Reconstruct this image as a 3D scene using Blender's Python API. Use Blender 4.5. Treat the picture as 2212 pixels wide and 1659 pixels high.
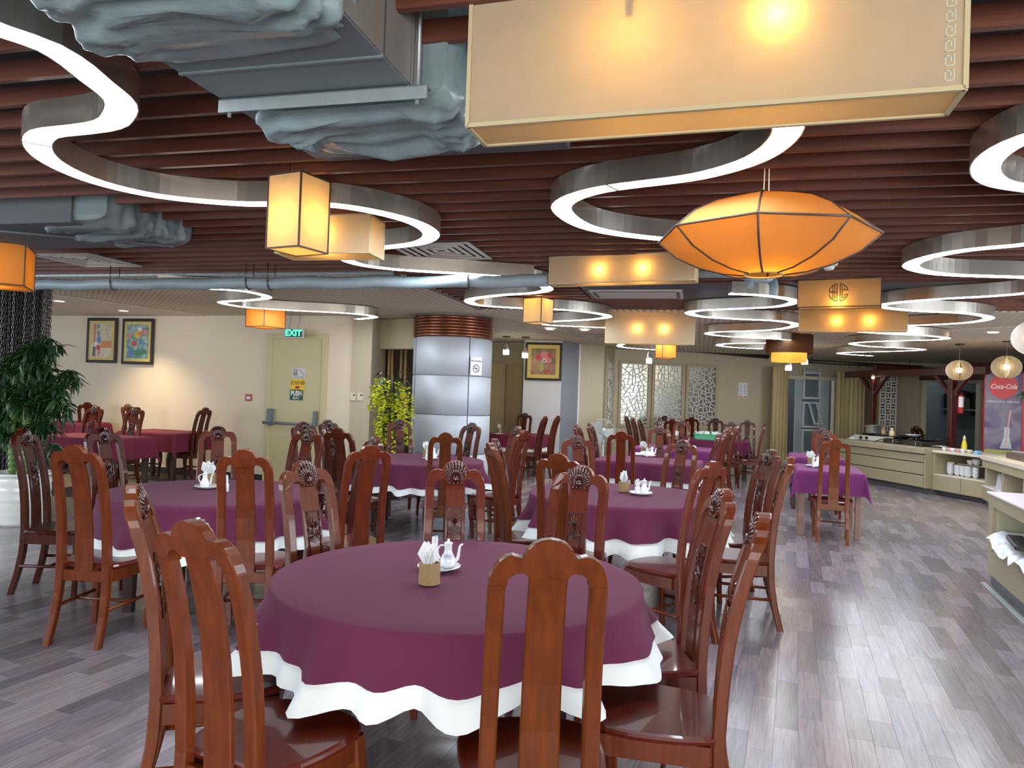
import bpy, bmesh, math, random
from math import sin, cos, pi, radians, sqrt, atan2, atan, hypot
from mathutils import Vector, Matrix

random.seed(7)
for o in list(bpy.data.objects):
    bpy.data.objects.remove(o, do_unlink=True)
SC = bpy.context.scene
COL = SC.collection

# ------------------------------------------------------------------ camera
F = 1597.0                       # focal length in pixels of the 2212 x 1659 frame
CAMH = 1.5
ROLL = atan(0.034)
PITCH = atan(22.5 / F)
cam_d = bpy.data.cameras.new('camera')
cam_d.sensor_fit = 'HORIZONTAL'
cam_d.sensor_width = 36.0
cam_d.lens = 36.0 * F / 2212.0
cam_d.clip_start = 0.05
cam = bpy.data.objects.new('camera', cam_d)
COL.objects.link(cam)
cam.matrix_world = Matrix.Translation((0, 0, CAMH)) @ Matrix.Rotation(pi / 2 + PITCH, 4, 'X') @ Matrix.Rotation(ROLL, 4, 'Z')
SC.camera = cam

# ------------------------------------------------------------------ world, daylight, exposure
W = bpy.data.worlds.new('daylight')
SC.world = W
W.use_nodes = True
W.node_tree.nodes['Background'].inputs[0].default_value = (0.75, 0.86, 1.0, 1)
W.node_tree.nodes['Background'].inputs[1].default_value = 1.0
SC.view_settings.view_transform = 'Standard'
SC.view_settings.look = 'None'
SC.view_settings.gamma = 1.0
SC.view_settings.use_curve_mapping = False
SC.view_settings.exposure = 0.72


def area(name, loc, target, sx, sy, power, colr):
    d = bpy.data.lights.new(name, 'AREA')
    d.shape = 'RECTANGLE'
    d.size = sx
    d.size_y = sy
    d.energy = power
    d.color = colr
    o = bpy.data.objects.new(name, d)
    COL.objects.link(o)
    o.location = loc
    o.rotation_euler = (Vector(target) - Vector(loc)).to_track_quat('-Z', 'Y').to_euler()
    return o


DAY = (0.86, 0.93, 1.0)
area('window_daylight', (0.3, -3.05, 1.45), (0.3, 5, 0.9), 7.0, 1.9, 230, (1.0, 0.94, 0.88))
area('window_daylight', (-9.3, 3.0, 1.45), (0, 5, 0.9), 6.5, 1.9, 200, DAY)
area('window_daylight', (9.6, 3.2, 1.45), (0, 7, 0.9), 5.5, 1.9, 300, DAY)

# ------------------------------------------------------------------ pixel helpers


def ray(px, py):
    xc = (px - 1106.0) / F
    yc = -(py - 829.5) / F
    x = xc * cos(ROLL) - yc * sin(ROLL)
    y = xc * sin(ROLL) + yc * cos(ROLL)
    return Vector((x, cos(PITCH) - sin(PITCH) * y, sin(PITCH) + cos(PITCH) * y))


def P(px, py, z):
    """point of the pixel's ray on the horizontal plane z"""
    r = ray(px, py)
    t = (z - CAMH) / r.z
    return Vector((r.x * t, r.y * t, z))


def PY(px, py, Y):
    """point of the pixel's ray at depth Y"""
    r = ray(px, py)
    t = Y / r.y
    return Vector((r.x * t, Y, CAMH + r.z * t))


# ------------------------------------------------------------------ materials
MATS = {}


def new_mat(name):
    m = bpy.data.materials.new(name)
    m.use_nodes = True
    MATS[name] = m
    b = m.node_tree.nodes['Principled BSDF']
    return m, m.node_tree.nodes, m.node_tree.links, b


def mat(name, c, rough=0.5, metal=0.0, coat=0.0, var=0.0, vscale=8.0, stretch=(1, 1, 1), bump=0.0, bscale=60.0,
        emit=None, estr=0.0, alpha=1.0, trans=0.0, spec=0.5, sheen=0.0, objcol=False):
    m, N, L, b = new_mat(name)
    b.inputs['Base Color'].default_value = (*c, 1)
    b.inputs['Roughness'].default_value = rough
    b.inputs['Metallic'].default_value = metal
    b.inputs['Coat Weight'].default_value = coat
    b.inputs['Coat Roughness'].default_value = 0.05
    b.inputs['Specular IOR Level'].default_value = spec
    b.inputs['Transmission Weight'].default_value = trans
    b.inputs['Sheen Weight'].default_value = sheen
    if emit:
        b.inputs['Emission Color'].default_value = (*emit, 1)
        b.inputs['Emission Strength'].default_value = estr
    src = None
    if var > 0 or bump > 0:
        tc = N.new('ShaderNodeTexCoord')
        mp = N.new('ShaderNodeMapping')
        mp.inputs['Scale'].default_value = stretch
        L.new(tc.outputs['Object'], mp.inputs['Vector'])
    if var > 0:
        nz = N.new('ShaderNodeTexNoise')
        nz.inputs['Scale'].default_value = vscale
        nz.inputs['Detail'].default_value = 5
        L.new(mp.outputs[0], nz.inputs['Vector'])
        mx = N.new('ShaderNodeMix')
        mx.data_type = 'RGBA'
        mx.inputs[6].default_value = (*[max(0, v * (1 - var)) for v in c], 1)
        mx.inputs[7].default_value = (*[min(1, v * (1 + var)) for v in c], 1)
        L.new(nz.outputs['Fac'], mx.inputs[0])
        L.new(mx.outputs[2], b.inputs['Base Color'])
        src = mx.outputs[2]
    if objcol:
        oi = N.new('ShaderNodeObjectInfo')
        mu = N.new('ShaderNodeMix')
        mu.data_type = 'RGBA'
        mu.blend_type = 'MULTIPLY'
        mu.inputs[0].default_value = 1.0
        if src:
            L.new(src, mu.inputs[6])
        else:
            mu.inputs[6].default_value = (*c, 1)
        L.new(oi.outputs['Color'], mu.inputs[7])
        L.new(mu.outputs[2], b.inputs['Base Color'])
    if bump > 0:
        n2 = N.new('ShaderNodeTexNoise')
        n2.inputs['Scale'].default_value = bscale
        n2.inputs['Detail'].default_value = 4
        L.new(mp.outputs[0], n2.inputs['Vector'])
        bp = N.new('ShaderNodeBump')
        bp.inputs['Strength'].default_value = bump
        bp.inputs['Distance'].default_value = 0.012
        L.new(n2.outputs['Fac'], bp.inputs['Height'])
        L.new(bp.outputs[0], b.inputs['Normal'])
    return m


def emis(name, c, s):
    m, N, L, b = new_mat(name)
    e = N.new('ShaderNodeEmission')
    e.inputs[0].default_value = (*c, 1)
    e.inputs[1].default_value = s
    L.new(e.outputs[0], N['Material Output'].inputs['Surface'])
    return m


def fabric_shade(name, c, tc, mixf=0.55, weave=900.0):
    """thin lamp-shade cloth that lets its bulb shine through"""
    m, N, L, b = new_mat(name)
    d = N.new('ShaderNodeBsdfDiffuse')
    t = N.new('ShaderNodeBsdfTranslucent')
    mx = N.new('ShaderNodeMixShader')
    mx.inputs[0].default_value = mixf
    tcn = N.new('ShaderNodeTexCoord')
    nz = N.new('ShaderNodeTexNoise')
    nz.inputs['Scale'].default_value = 14
    nz.inputs['Detail'].default_value = 6
    L.new(tcn.outputs['Object'], nz.inputs['Vector'])
    m1 = N.new('ShaderNodeMix')
    m1.data_type = 'RGBA'
    m1.inputs[6].default_value = (*[v * 0.85 for v in c], 1)
    m1.inputs[7].default_value = (*[min(1, v * 1.1) for v in c], 1)
    L.new(nz.outputs['Fac'], m1.inputs[0])
    L.new(m1.outputs[2], d.inputs[0])
    t.inputs[0].default_value = (*tc, 1)
    L.new(d.outputs[0], mx.inputs[1])
    L.new(t.outputs[0], mx.inputs[2])
    L.new(mx.outputs[0], N['Material Output'].inputs['Surface'])
    return m


mat('wood', (0.112, 0.0215, 0.0036), rough=0.38, coat=0.22, spec=0.25, var=0.5, vscale=9, stretch=(5, 5, 0.6), objcol=True)
mat('wood_seat', (0.085, 0.009, 0.003), rough=0.3, coat=0.5, spec=0.3, var=0.3, vscale=6, stretch=(5, 0.6, 5), objcol=True)
mat('wood_carve', (0.05, 0.009, 0.004), rough=0.25, coat=0.8, var=0.3, vscale=20, objcol=True)
mat('slat_wood', (0.12, 0.036, 0.020), rough=0.45, var=0.5, vscale=5, stretch=(0.6, 14, 14))
mat('void', (0.012, 0.011, 0.012), rough=0.9)
mat('purple', (0.115, 0.019, 0.058), rough=0.8, var=0.1, vscale=3, bump=0.06, bscale=500, sheen=0.04, spec=0.2)
mat('violet', (0.14, 0.022, 0.115), rough=0.75, var=0.1, vscale=3, bump=0.06, bscale=500, sheen=0.04, spec=0.2)
mat('red_purple', (0.15, 0.018, 0.045), rough=0.8, var=0.1, vscale=3, bump=0.06, bscale=500, sheen=0.04, spec=0.2)
mat('white_cloth', (0.78, 0.84, 0.85), rough=0.8, bump=0.05, bscale=400, spec=0.2)
mat('porcelain', (0.8, 0.84, 0.88), rough=0.15, coat=0.6)
mat('paper', (0.82, 0.86, 0.88), rough=0.8)
mat('twine', (0.36, 0.25, 0.12), rough=0.9, var=0.3, vscale=60, stretch=(1, 1, 8), bump=0.5, bscale=180)
mat('table_leg', (0.035, 0.012, 0.009), rough=0.45, coat=0.3, var=0.3, vscale=8)
mat('old_leg', (0.25, 0.15, 0.11), rough=0.6, var=0.3, vscale=10)
mat('steel', (0.66, 0.61, 0.53), rough=0.27, metal=0.92, var=0.25, vscale=5, stretch=(1, 1, 0.1))
mat('steel_dark', (0.10, 0.09, 0.085), rough=0.4, metal=0.8)
mat('galvanised', (0.36, 0.42, 0.44), rough=0.45, metal=0.7, var=0.2, vscale=20)
mat('duct_grey', (0.15, 0.19, 0.205), rough=0.55, var=0.12, vscale=6)
mat('duct_side', (0.22, 0.21, 0.20), rough=0.55, var=0.1, vscale=6)
mat('duct_dark', (0.075, 0.085, 0.095), rough=0.6, var=0.15, vscale=6)
mat('wrap', (0.21, 0.29, 0.31), rough=0.33, var=0.35, vscale=5, bump=0.9, bscale=9)
mat('pipe_wrap', (0.24, 0.30, 0.33), rough=0.5, var=0.12, vscale=6)
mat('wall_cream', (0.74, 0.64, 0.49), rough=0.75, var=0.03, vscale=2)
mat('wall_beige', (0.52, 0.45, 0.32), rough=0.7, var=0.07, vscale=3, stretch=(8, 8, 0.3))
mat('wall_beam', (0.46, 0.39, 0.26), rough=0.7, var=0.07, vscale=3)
mat('wall_white', (0.68, 0.68, 0.68), rough=0.7)
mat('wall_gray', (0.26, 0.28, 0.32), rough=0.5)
mat('wall_brown', (0.09, 0.06, 0.04), rough=0.6)
mat('door_cream', (0.56, 0.50, 0.28), rough=0.45, var=0.03, vscale=2)
mat('door_tan', (0.40, 0.30, 0.16), rough=0.5, var=0.1, vscale=3, stretch=(8, 8, 0.4))
mat('plaster', (0.68, 0.61, 0.54), rough=0.8)
mat('base_black', (0.02, 0.018, 0.017), rough=0.4)
mat('black', (0.015, 0.015, 0.016), rough=0.4)
mat('frame_black', (0.012, 0.008, 0.006), rough=0.45)
mat('gold_mat', (0.62, 0.48, 0.13), rough=0.5, var=0.15, vscale=20)
mat('green_led', (0.02, 0.5, 0.12), emit=(0.05, 1.0, 0.3), estr=2.2)
mat('red_box', (0.45, 0.03, 0.025), rough=0.4)
mat('sign_yellow', (0.85, 0.55, 0.02), rough=0.5)
mat('sign_green', (0.02, 0.10, 0.06), rough=0.5)
mat('sign_grey', (0.6, 0.62, 0.62), rough=0.5)
mat('ink', (0.02, 0.02, 0.02), rough=0.6)
mat('ink_red', (0.5, 0.03, 0.03), rough=0.6)
mat('ink_blue', (0.06, 0.12, 0.5), rough=0.6)
mat('white', (0.8, 0.8, 0.8), rough=0.5)
mat('ivory', (0.68, 0.63, 0.48), rough=0.4)
mat('panel_alu', (0.50, 0.54, 0.60), rough=0.55, metal=0.35)
mat('panel_joint', (0.2, 0.22, 0.24), rough=0.5)
mat('copper', (0.30, 0.12, 0.07), rough=0.22, metal=0.9)
mat('mirror', (0.42, 0.40, 0.34), rough=0.22, metal=1.0)
mat('lattice_white', (0.74, 0.78, 0.72), rough=0.5)
mat('curtain', (0.55, 0.46, 0.24), rough=0.8, var=0.08, vscale=4)
mat('alu_frame', (0.42, 0.49, 0.52), rough=0.5)
mat('upvc', (0.66, 0.72, 0.74), rough=0.4)
mat('blue_glass', (0.16, 0.22, 0.26), rough=0.08, spec=0.8)
mat('kitchen_wall', (0.20, 0.25, 0.28), rough=0.5, var=0.1, vscale=2)
mat('kiosk_wood', (0.05, 0.008, 0.007), rough=0.4, coat=0.3, var=0.2, vscale=6)
mat('counter', (0.40, 0.355, 0.235), rough=0.45, var=0.06, vscale=6, stretch=(1, 1, 6))
mat('counter_in', (0.52, 0.52, 0.36), rough=0.6)
mat('counter_top', (0.70, 0.66, 0.56), rough=0.35)
mat('counter_white', (0.78, 0.74, 0.80), rough=0.3)
mat('kick', (0.13, 0.14, 0.16), rough=0.4)
mat('kick_strip', (0.35, 0.42, 0.42), rough=0.3)
mat('groove', (0.10, 0.09, 0.075), rough=0.7)
mat('aluminium', (0.6, 0.62, 0.64), rough=0.3, metal=0.9)
mat('stove', (0.62, 0.63, 0.58), rough=0.35)
mat('bottle_yellow', (0.75, 0.58, 0.03), rough=0.3)
mat('cap_cream', (0.75, 0.62, 0.35), rough=0.5)
mat('coke_red', (0.55, 0.012, 0.02), rough=0.35)
mat('pink', (0.72, 0.35, 0.36), rough=0.5)
mat('sky_blue', (0.2, 0.5, 0.8), rough=0.5)
mat('chain', (0.11, 0.10, 0.10), rough=0.35, metal=0.9)
mat('chain_pale', (0.3, 0.29, 0.29), rough=0.35, metal=0.9)
mat('pot_white', (0.75, 0.78, 0.76), rough=0.25, coat=0.5)
mat('soil', (0.05, 0.035, 0.025), rough=0.95)
mat('stem_green', (0.10, 0.20, 0.05), rough=0.45, var=0.3, vscale=10)
mat('leaf', (0.014, 0.05, 0.013), rough=0.4, var=0.5, vscale=6, objcol=True)
mat('leaf_bright', (0.09, 0.20, 0.05), rough=0.45, var=0.5, vscale=8)
mat('wisteria', (0.72, 0.74, 0.04), rough=0.6, var=0.3, vscale=30)
mat('stick', (0.45, 0.30, 0.14), rough=0.6)
mat('detector', (0.72, 0.74, 0.74), rough=0.4)
mat('cassette', (0.5, 0.48, 0.45), rough=0.5)
mat('cassette_dark', (0.10, 0.09, 0.085), rough=0.6)
mat('dark_panel', (0.065, 0.068, 0.075), rough=0.6)
mat('lantern_edge', (0.45, 0.38, 0.22), rough=0.7)
mat('edge_dark', (0.06, 0.035, 0.02), rough=0.6)
mat('ball_wood', (0.62, 0.54, 0.40), rough=0.5)
mat('green_plastic', (0.10, 0.45, 0.24), rough=0.35)
mat('fan_grey', (0.36, 0.39, 0.39), rough=0.4)
mat('fridge_dark', (0.05, 0.05, 0.06), rough=0.3)
mat('plastic_bag', (0.75, 0.82, 0.92), rough=0.2)
mat('tray_brown', (0.09, 0.06, 0.055), rough=0.4)
mat('tray_glass', (0.6, 0.63, 0.63), rough=0.15, metal=0.6)
mat('wire_red', (0.5, 0.05, 0.04), rough=0.5)
mat('wire_blue', (0.07, 0.06, 0.4), rough=0.5)
mat('cable', (0.25, 0.24, 0.23), rough=0.6)
fabric_shade('shade_cream', (0.50, 0.455, 0.345), (0.80, 0.56, 0.22), 0.45)
fabric_shade('shade_orange', (0.58, 0.30, 0.10), (0.80, 0.38, 0.05), 0.5)
fabric_shade('shade_amber', (0.55, 0.40, 0.20), (0.85, 0.52, 0.15), 0.5)
fabric_shade('shade_brown', (0.05, 0.03, 0.02), (0.10, 0.045, 0.008), 0.25)
fabric_shade('shade_white', (0.65, 0.68, 0.72), (0.7, 0.7, 0.7), 0.4)
emis('led', (0.88, 0.94, 1.0), 18.0)
emis('bulb', (1.0, 0.60, 0.20), 62.0)
emis('bulb_small', (1.0, 0.70, 0.35), 30.0)
emis('downlight', (1.0, 0.88, 0.68), 14.0)
emis('lamp_glass', (1.0, 0.88, 0.58), 14.0)


def floor_mat():
    m, N, L, b = new_mat('plank')
    oi = N.new('ShaderNodeObjectInfo')
    at = N.new('ShaderNodeAttribute')
    at.attribute_name = 'pc'
    mu = N.new('ShaderNodeMix'); mu.data_type = 'RGBA'; mu.blend_type = 'MULTIPLY'; mu.inputs[0].default_value = 1
    L.new(oi.outputs['Color'], mu.inputs[6]); L.new(at.outputs['Color'], mu.inputs[7])
    geo = N.new('ShaderNodeNewGeometry')
    mp = N.new('ShaderNodeMapping')
    mp.vector_type = 'TEXTURE'
    mp.inputs['Rotation'].default_value = (0, 0, -radians(21))
    mp.inputs['Scale'].default_value = (1 / 26, 1 / 1.4, 1)
    L.new(geo.outputs['Position'], mp.inputs['Vector'])
    nz = N.new('ShaderNodeTexNoise'); nz.inputs['Scale'].default_value = 2.2; nz.inputs['Detail'].default_value = 7
    nz.inputs['Distortion'].default_value = 1.2
    L.new(mp.outputs[0], nz.inputs['Vector'])
    cr = N.new('ShaderNodeValToRGB')
    cr.color_ramp.elements[0].position = 0.3; cr.color_ramp.elements[0].color = (0.70, 0.67, 0.67, 1)
    cr.color_ramp.elements[1].position = 0.7; cr.color_ramp.elements[1].color = (1.08, 1.08, 1.08, 1)
    L.new(nz.outputs['Fac'], cr.inputs[0])
    m2 = N.new('ShaderNodeMix'); m2.data_type = 'RGBA'; m2.blend_type = 'MULTIPLY'; m2.inputs[0].default_value = 1
    L.new(mu.outputs[2], m2.inputs[6]); L.new(cr.outputs[0], m2.inputs[7])
    L.new(m2.outputs[2], b.inputs['Base Color'])
    b.inputs['Roughness'].default_value = 0.22
    b.inputs['Specular IOR Level'].default_value = 0.6
    return m


floor_mat()


def cell_mat(name, base, dark, size, rot):
    """open-cell ceiling: pale grid of small square cells, darker inside"""
    m, N, L, b = new_mat(name)
    geo = N.new('ShaderNodeNewGeometry')
    mp = N.new('ShaderNodeMapping')
    mp.inputs['Rotation'].default_value = (0, 0, rot)
    L.new(geo.outputs['Position'], mp.inputs['Vector'])
    br = N.new('ShaderNodeTexBrick')
    br.offset = 0.0
    br.inputs['Color1'].default_value = (*dark, 1)
    br.inputs['Color2'].default_value = (*[v * 1.15 for v in dark], 1)
    br.inputs['Mortar'].default_value = (*base, 1)
    br.inputs['Scale'].default_value = 1.0
    br.inputs['Mortar Size'].default_value = size * 0.30
    br.inputs['Brick Width'].default_value = size
    br.inputs['Row Height'].default_value = size
    L.new(mp.outputs[0], br.inputs['Vector'])
    L.new(br.outputs['Color'], b.inputs['Base Color'])
    b.inputs['Roughness'].default_value = 0.7
    return m


cell_mat('cell_ceiling', (0.66, 0.59, 0.46), (0.20, 0.165, 0.12), 0.085, radians(14.3))


def print_mat(name, cols, scale, stretch=(1, 1, 1), seed=0.0):
    """flat coloured print, patches of several colours"""
    m, N, L, b = new_mat(name)
    tc = N.new('ShaderNodeTexCoord')
    mp = N.new('ShaderNodeMapping'); mp.inputs['Scale'].default_value = stretch
    mp.inputs['Location'].default_value = (seed, seed, seed)
    L.new(tc.outputs['Object'], mp.inputs['Vector'])
    nz = N.new('ShaderNodeTexNoise'); nz.inputs['Scale'].default_value = scale; nz.inputs['Detail'].default_value = 3
    nz.inputs['Distortion'].default_value = 0.8
    L.new(mp.outputs[0], nz.inputs['Vector'])
    cr = N.new('ShaderNodeValToRGB')
    el = cr.color_ramp.elements
    while len(el) > 1:
        el.remove(el[0])
    el[0].position = 0.28; el[0].color = (*cols[0], 1)
    for i, c in enumerate(cols[1:]):
        e = el.new(0.28 + 0.44 * (i + 1) / (len(cols) - 1)); e.color = (*c, 1)
    L.new(nz.outputs['Fac'], cr.inputs[0])
    L.new(cr.outputs[0], b.inputs['Base Color'])
    b.inputs['Roughness'].default_value = 0.35
    return m


print_mat('print_a', [(0.35, 0.25, 0.16), (0.55, 0.48, 0.33), (0.62, 0.58, 0.42), (0.5, 0.28, 0.12)], 4)
print_mat('print_b', [(0.08, 0.18, 0.35), (0.10, 0.26, 0.20), (0.30, 0.42, 0.42), (0.45, 0.45, 0.30)], 9)
print_mat('print_c', [(0.12, 0.10, 0.05), (0.22, 0.15, 0.08), (0.40, 0.20, 0.12), (0.26, 0.18, 0.10)], 4)
print_mat('print_fridge', [(0.025, 0.008, 0.07), (0.06, 0.025, 0.14), (0.20, 0.18, 0.24), (0.05, 0.02, 0.11)], 2.0)
mat('print_haze', (0.17, 0.15, 0.24), rough=0.35)
mat('fl_red', (0.55, 0.06, 0.06)); mat('fl_pink', (0.65, 0.22, 0.24)); mat('fl_white', (0.75, 0.65, 0.62))
mat('fl_yellow', (0.65, 0.42, 0.06)); mat('fl_orange', (0.6, 0.22, 0.06)); mat('fl_blue', (0.12, 0.22, 0.45))
mat('fl_green', (0.08, 0.22, 0.10)); mat('fl_vase', (0.35, 0.38, 0.10)); mat('fl_olive', (0.42, 0.44, 0.12))

# ------------------------------------------------------------------ mesh builder


class MB:
    def __init__(s):
        s.v = []; s.f = []; s.sm = []; s.mi = []

    def add(s, vs, fs, smooth=False, mi=0):
        n = len(s.v)
        s.v += [tuple(v) for v in vs]
        for f in fs:
            s.f.append([i + n for i in f]); s.sm.append(smooth); s.mi.append(mi)
        return s

    def box(s, c, d, rz=0.0, mi=0):
        x, y, z = [v / 2.0 for v in d]
        vs = []
        for sz in (-1, 1):
            for sx, sy in ((-1, -1), (1, -1), (1, 1), (-1, 1)):
                px, py = sx * x, sy * y
                vs.append((c[0] + px * cos(rz) - py * sin(rz), c[1] + px * sin(rz) + py * cos(rz), c[2] + sz * z))
        return s.add(vs, [(3, 2, 1, 0), (4, 5, 6, 7), (0, 1, 5, 4), (1, 2, 6, 5), (2, 3, 7, 6), (3, 0, 4, 7)], False, mi)

    def bbox(s, c, d, b=0.004, rz=0.0, mi=0):
        """box with chamfered edges"""
        x, y, z = [v / 2.0 for v in d]
        b = min(b, x * .45, y * .45, z * .45)
        lay = []
        for zz, i in ((-z, b), (-z + b, 0), (z - b, 0), (z, b)):
            X, Y = x - i, y - i
            pts = [(-X + b, -Y), (X - b, -Y), (X, -Y + b), (X, Y - b), (X - b, Y), (-X + b, Y), (-X, Y - b), (-X, -Y + b)]
            lay.append([(c[0] + p * cos(rz) - q * sin(rz), c[1] + p * sin(rz) + q * cos(rz), c[2] + zz) for p, q in pts])
        return s.loft(lay, closed=True, caps=True, smooth=False, mi=mi)

    def loft(s, rings, closed=True, caps=False, smooth=True, mi=0):
        n = len(rings[0]); vs = [p for r in rings for p in r]; fs = []
        for i in range(len(rings) - 1):
            for j in range(n if closed else n - 1):
                k = (j + 1) % n
                fs.append((i * n + j, i * n + k, (i + 1) * n + k, (i + 1) * n + j))
        s.add(vs, fs, smooth, mi)
        if caps:
            b = len(s.v) - len(vs)
            s.f.append([b + j for j in range(n - 1, -1, -1)]); s.sm.append(False); s.mi.append(mi)
            t = b + (len(rings) - 1) * n
            s.f.append([t + j for j in range(n)]); s.sm.append(False); s.mi.append(mi)
        return s

    def lathe(s, prof, n=20, c=(0, 0, 0), smooth=True, mi=0, caps=True):
        rings = [[(c[0] + r * cos(2 * pi * j / n), c[1] + r * sin(2 * pi * j / n), c[2] + z) for j in range(n)] for r, z in prof]
        return s.loft(rings, True, caps, smooth, mi)

    def tube(s, pts, r, n=8, smooth=True, mi=0, caps=True, sy=1.0):
        pts = [Vector(p) for p in pts]
        rr = r if isinstance(r, (list, tuple)) else [r] * len(pts)
        rings = []; up = None
        for i, p in enumerate(pts):
            d = (pts[min(i + 1, len(pts) - 1)] - pts[max(i - 1, 0)])
            if d.length < 1e-9: d = Vector((0, 0, 1))
            d.normalize()
            if up is None:
                a = Vector((0, 0, 1)) if abs(d.z) < 0.9 else Vector((1, 0, 0))
                up = (a - d * a.dot(d)).normalized()
            else:
                up = up - d * up.dot(d)
                up = up.normalized() if up.length > 1e-6 else Vector((1, 0, 0))
            q = d.cross(up)
            rings.append([tuple(p + (up * cos(2 * pi * j / n) + q * sin(2 * pi * j / n) * sy) * rr[i]) for j in range(n)])
        return s.loft(rings, True, caps, smooth, mi)

    def prism(s, poly, axis, a, b, mi=0):
        """extrude a 2-D polygon; axis 'y': poly is (x,z); axis 'z': (x,y); axis 'x': (y,z)"""
        def pt(p, t):
            return {'y': (p[0], t, p[1]), 'z': (p[0], p[1], t), 'x': (t, p[0], p[1])}[axis]
        n = len(poly)
        vs = [pt(p, a) for p in poly] + [pt(p, b) for p in poly]
        fs = [tuple(range(n)), tuple(range(2 * n - 1, n - 1, -1))] + [(i, i + n, (i + 1) % n + n, (i + 1) % n) for i in range(n)]
        return s.add(vs, fs, False, mi)

    def sphere(s, c, r, n=12, m=8, mi=0, sc=(1, 1, 1)):
        rings = []
        for i in range(1, m):
            t = pi * i / m
            rings.append([(c[0] + sc[0] * r * sin(t) * cos(2 * pi * j / n), c[1] + sc[1] * r * sin(t) * sin(2 * pi * j / n), c[2] - sc[2] * r * cos(t)) for j in range(n)])
        s.loft(rings, True, True, True, mi)
        return s

    def xf(s, M):
        s.v = [tuple(M @ Vector(v)) for v in s.v]
        return s

    def mesh(s, name, mats):
        me = bpy.data.meshes.new(name)
        me.from_pydata(s.v, [], s.f)
        ms = mats if isinstance(mats, (list, tuple)) else [mats]
        for m in ms:
            me.materials.append(MATS[m])
        me.polygons.foreach_set('use_smooth', s.sm)
        me.polygons.foreach_set('material_index', s.mi)
        me.update()
        bm = bmesh.new(); bm.from_mesh(me)
        bmesh.ops.recalc_face_normals(bm, faces=bm.faces)
        bm.to_mesh(me); bm.free()
        return me

    def build(s, name, mats, parent=None, loc=None, rz=None):
        return link(name, s.mesh(name, mats), parent, loc, rz)


def link(name, me, parent=None, loc=None, rz=None):
    o = bpy.data.objects.new(name, me)
    COL.objects.link(o)
    if parent: o.parent = parent
    if loc is not None: o.location = loc
    if rz is not None: o.rotation_euler = (0, 0, rz)
    return o


def tag(o, label=None, cat=None, group=None, kind=None):
    if label: o['label'] = label
    if cat: o['category'] = cat
    if group: o['group'] = group
    if kind: o['kind'] = kind
    return o


def thing(name, label, cat, loc=(0, 0, 0), rz=0.0, group=None):
    o = bpy.data.objects.new(name, None)
    o.empty_display_size = 0.1
    COL.objects.link(o)
    o.location = loc
    o.rotation_euler = (0, 0, rz)
    return tag(o, label, cat, group)


def struct(o):
    o['kind'] = 'structure'
    return o


def copy_tree(o, parent=None):
    c = o.copy(); COL.objects.link(c); c.parent = parent
    for ch in o.children:
        copy_tree(ch, c)
    return c


FONT_CACHE = {}


def text_mesh(txt, size, depth=0.001, align='CENTER', sx=1.0, shear=0.0, offset=0.0):
    """letters as flat mesh in the local x-z plane, facing -y"""
    cu = bpy.data.curves.new('letters', 'FONT')
    cu.body = txt; cu.size = size; cu.align_x = align; cu.align_y = 'CENTER'
    cu.extrude = depth; cu.shear = shear; cu.offset = offset; cu.resolution_u = 3
    ob = bpy.data.objects.new('letters', cu)
    COL.objects.link(ob)
    dg = bpy.context.evaluated_depsgraph_get()
    me = bpy.data.meshes.new_from_object(ob.evaluated_get(dg))
    bpy.data.objects.remove(ob, do_unlink=True)
    me.transform(Matrix.Rotation(pi / 2, 4, 'X') @ Matrix.Diagonal((sx, 1, 1, 1)))
    return me


def letters(txt, size, m, parent, loc, name='lettering', **kw):
    me = text_mesh(txt, size, **kw)
    me.materials.clear(); me.materials.append(MATS[m])
    return link(name, me, parent, loc)


def smoothpath(pts, n=8):
    """Catmull-Rom through the points"""
    pts = [Vector(p) for p in pts]; out = []
    for i in range(len(pts) - 1):
        p0 = pts[max(i - 1, 0)]; p1 = pts[i]; p2 = pts[i + 1]; p3 = pts[min(i + 2, len(pts) - 1)]
        for k in range(n):
            t = k / n
            out.append(0.5 * ((2 * p1) + (p2 - p0) * t + (2 * p0 - 5 * p1 + 4 * p2 - p3) * t * t + (3 * p1 - p0 - 3 * p2 + p3) * t ** 3))
    out.append(pts[-1])
    return out

# ================================================================== SETTING
CEIL = 2.62
TH = radians(14.3)


def UV(u, v, z=0.0):
    return Vector((u * cos(TH) + v * sin(TH), -u * sin(TH) + v * cos(TH), z))


def toUV(p):
    return p[0] * cos(TH) - p[1] * sin(TH), p[0] * sin(TH) + p[1] * cos(TH)


# ------------------------------------------------------------------ floor
fl = struct(MB().box((0.5, 8.0, -0.055), (30, 26, 0.1)).build('floor', 'groove'))
PA = radians(21)
ax = Vector((sin(PA), cos(PA), 0)); bx_ = Vector((cos(PA), -sin(PA), 0))
SW = 0.105
LENS = [0.28, 0.38, 0.48, 0.62, 0.8]
planks = []
rng = random.Random(3)


def proj(p):
    d = Vector(p) - Vector((0, 0, CAMH))
    x, y, z = d
    yy = y * cos(PITCH) + z * sin(PITCH); zz = -y * sin(PITCH) + z * cos(PITCH)
    xr = x * cos(ROLL) + zz * sin(ROLL); zr = -x * sin(ROLL) + zz * cos(ROLL)
    if yy < 0.2: return None
    return 1106 + F * xr / yy, 829.5 - F * zr / yy


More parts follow.
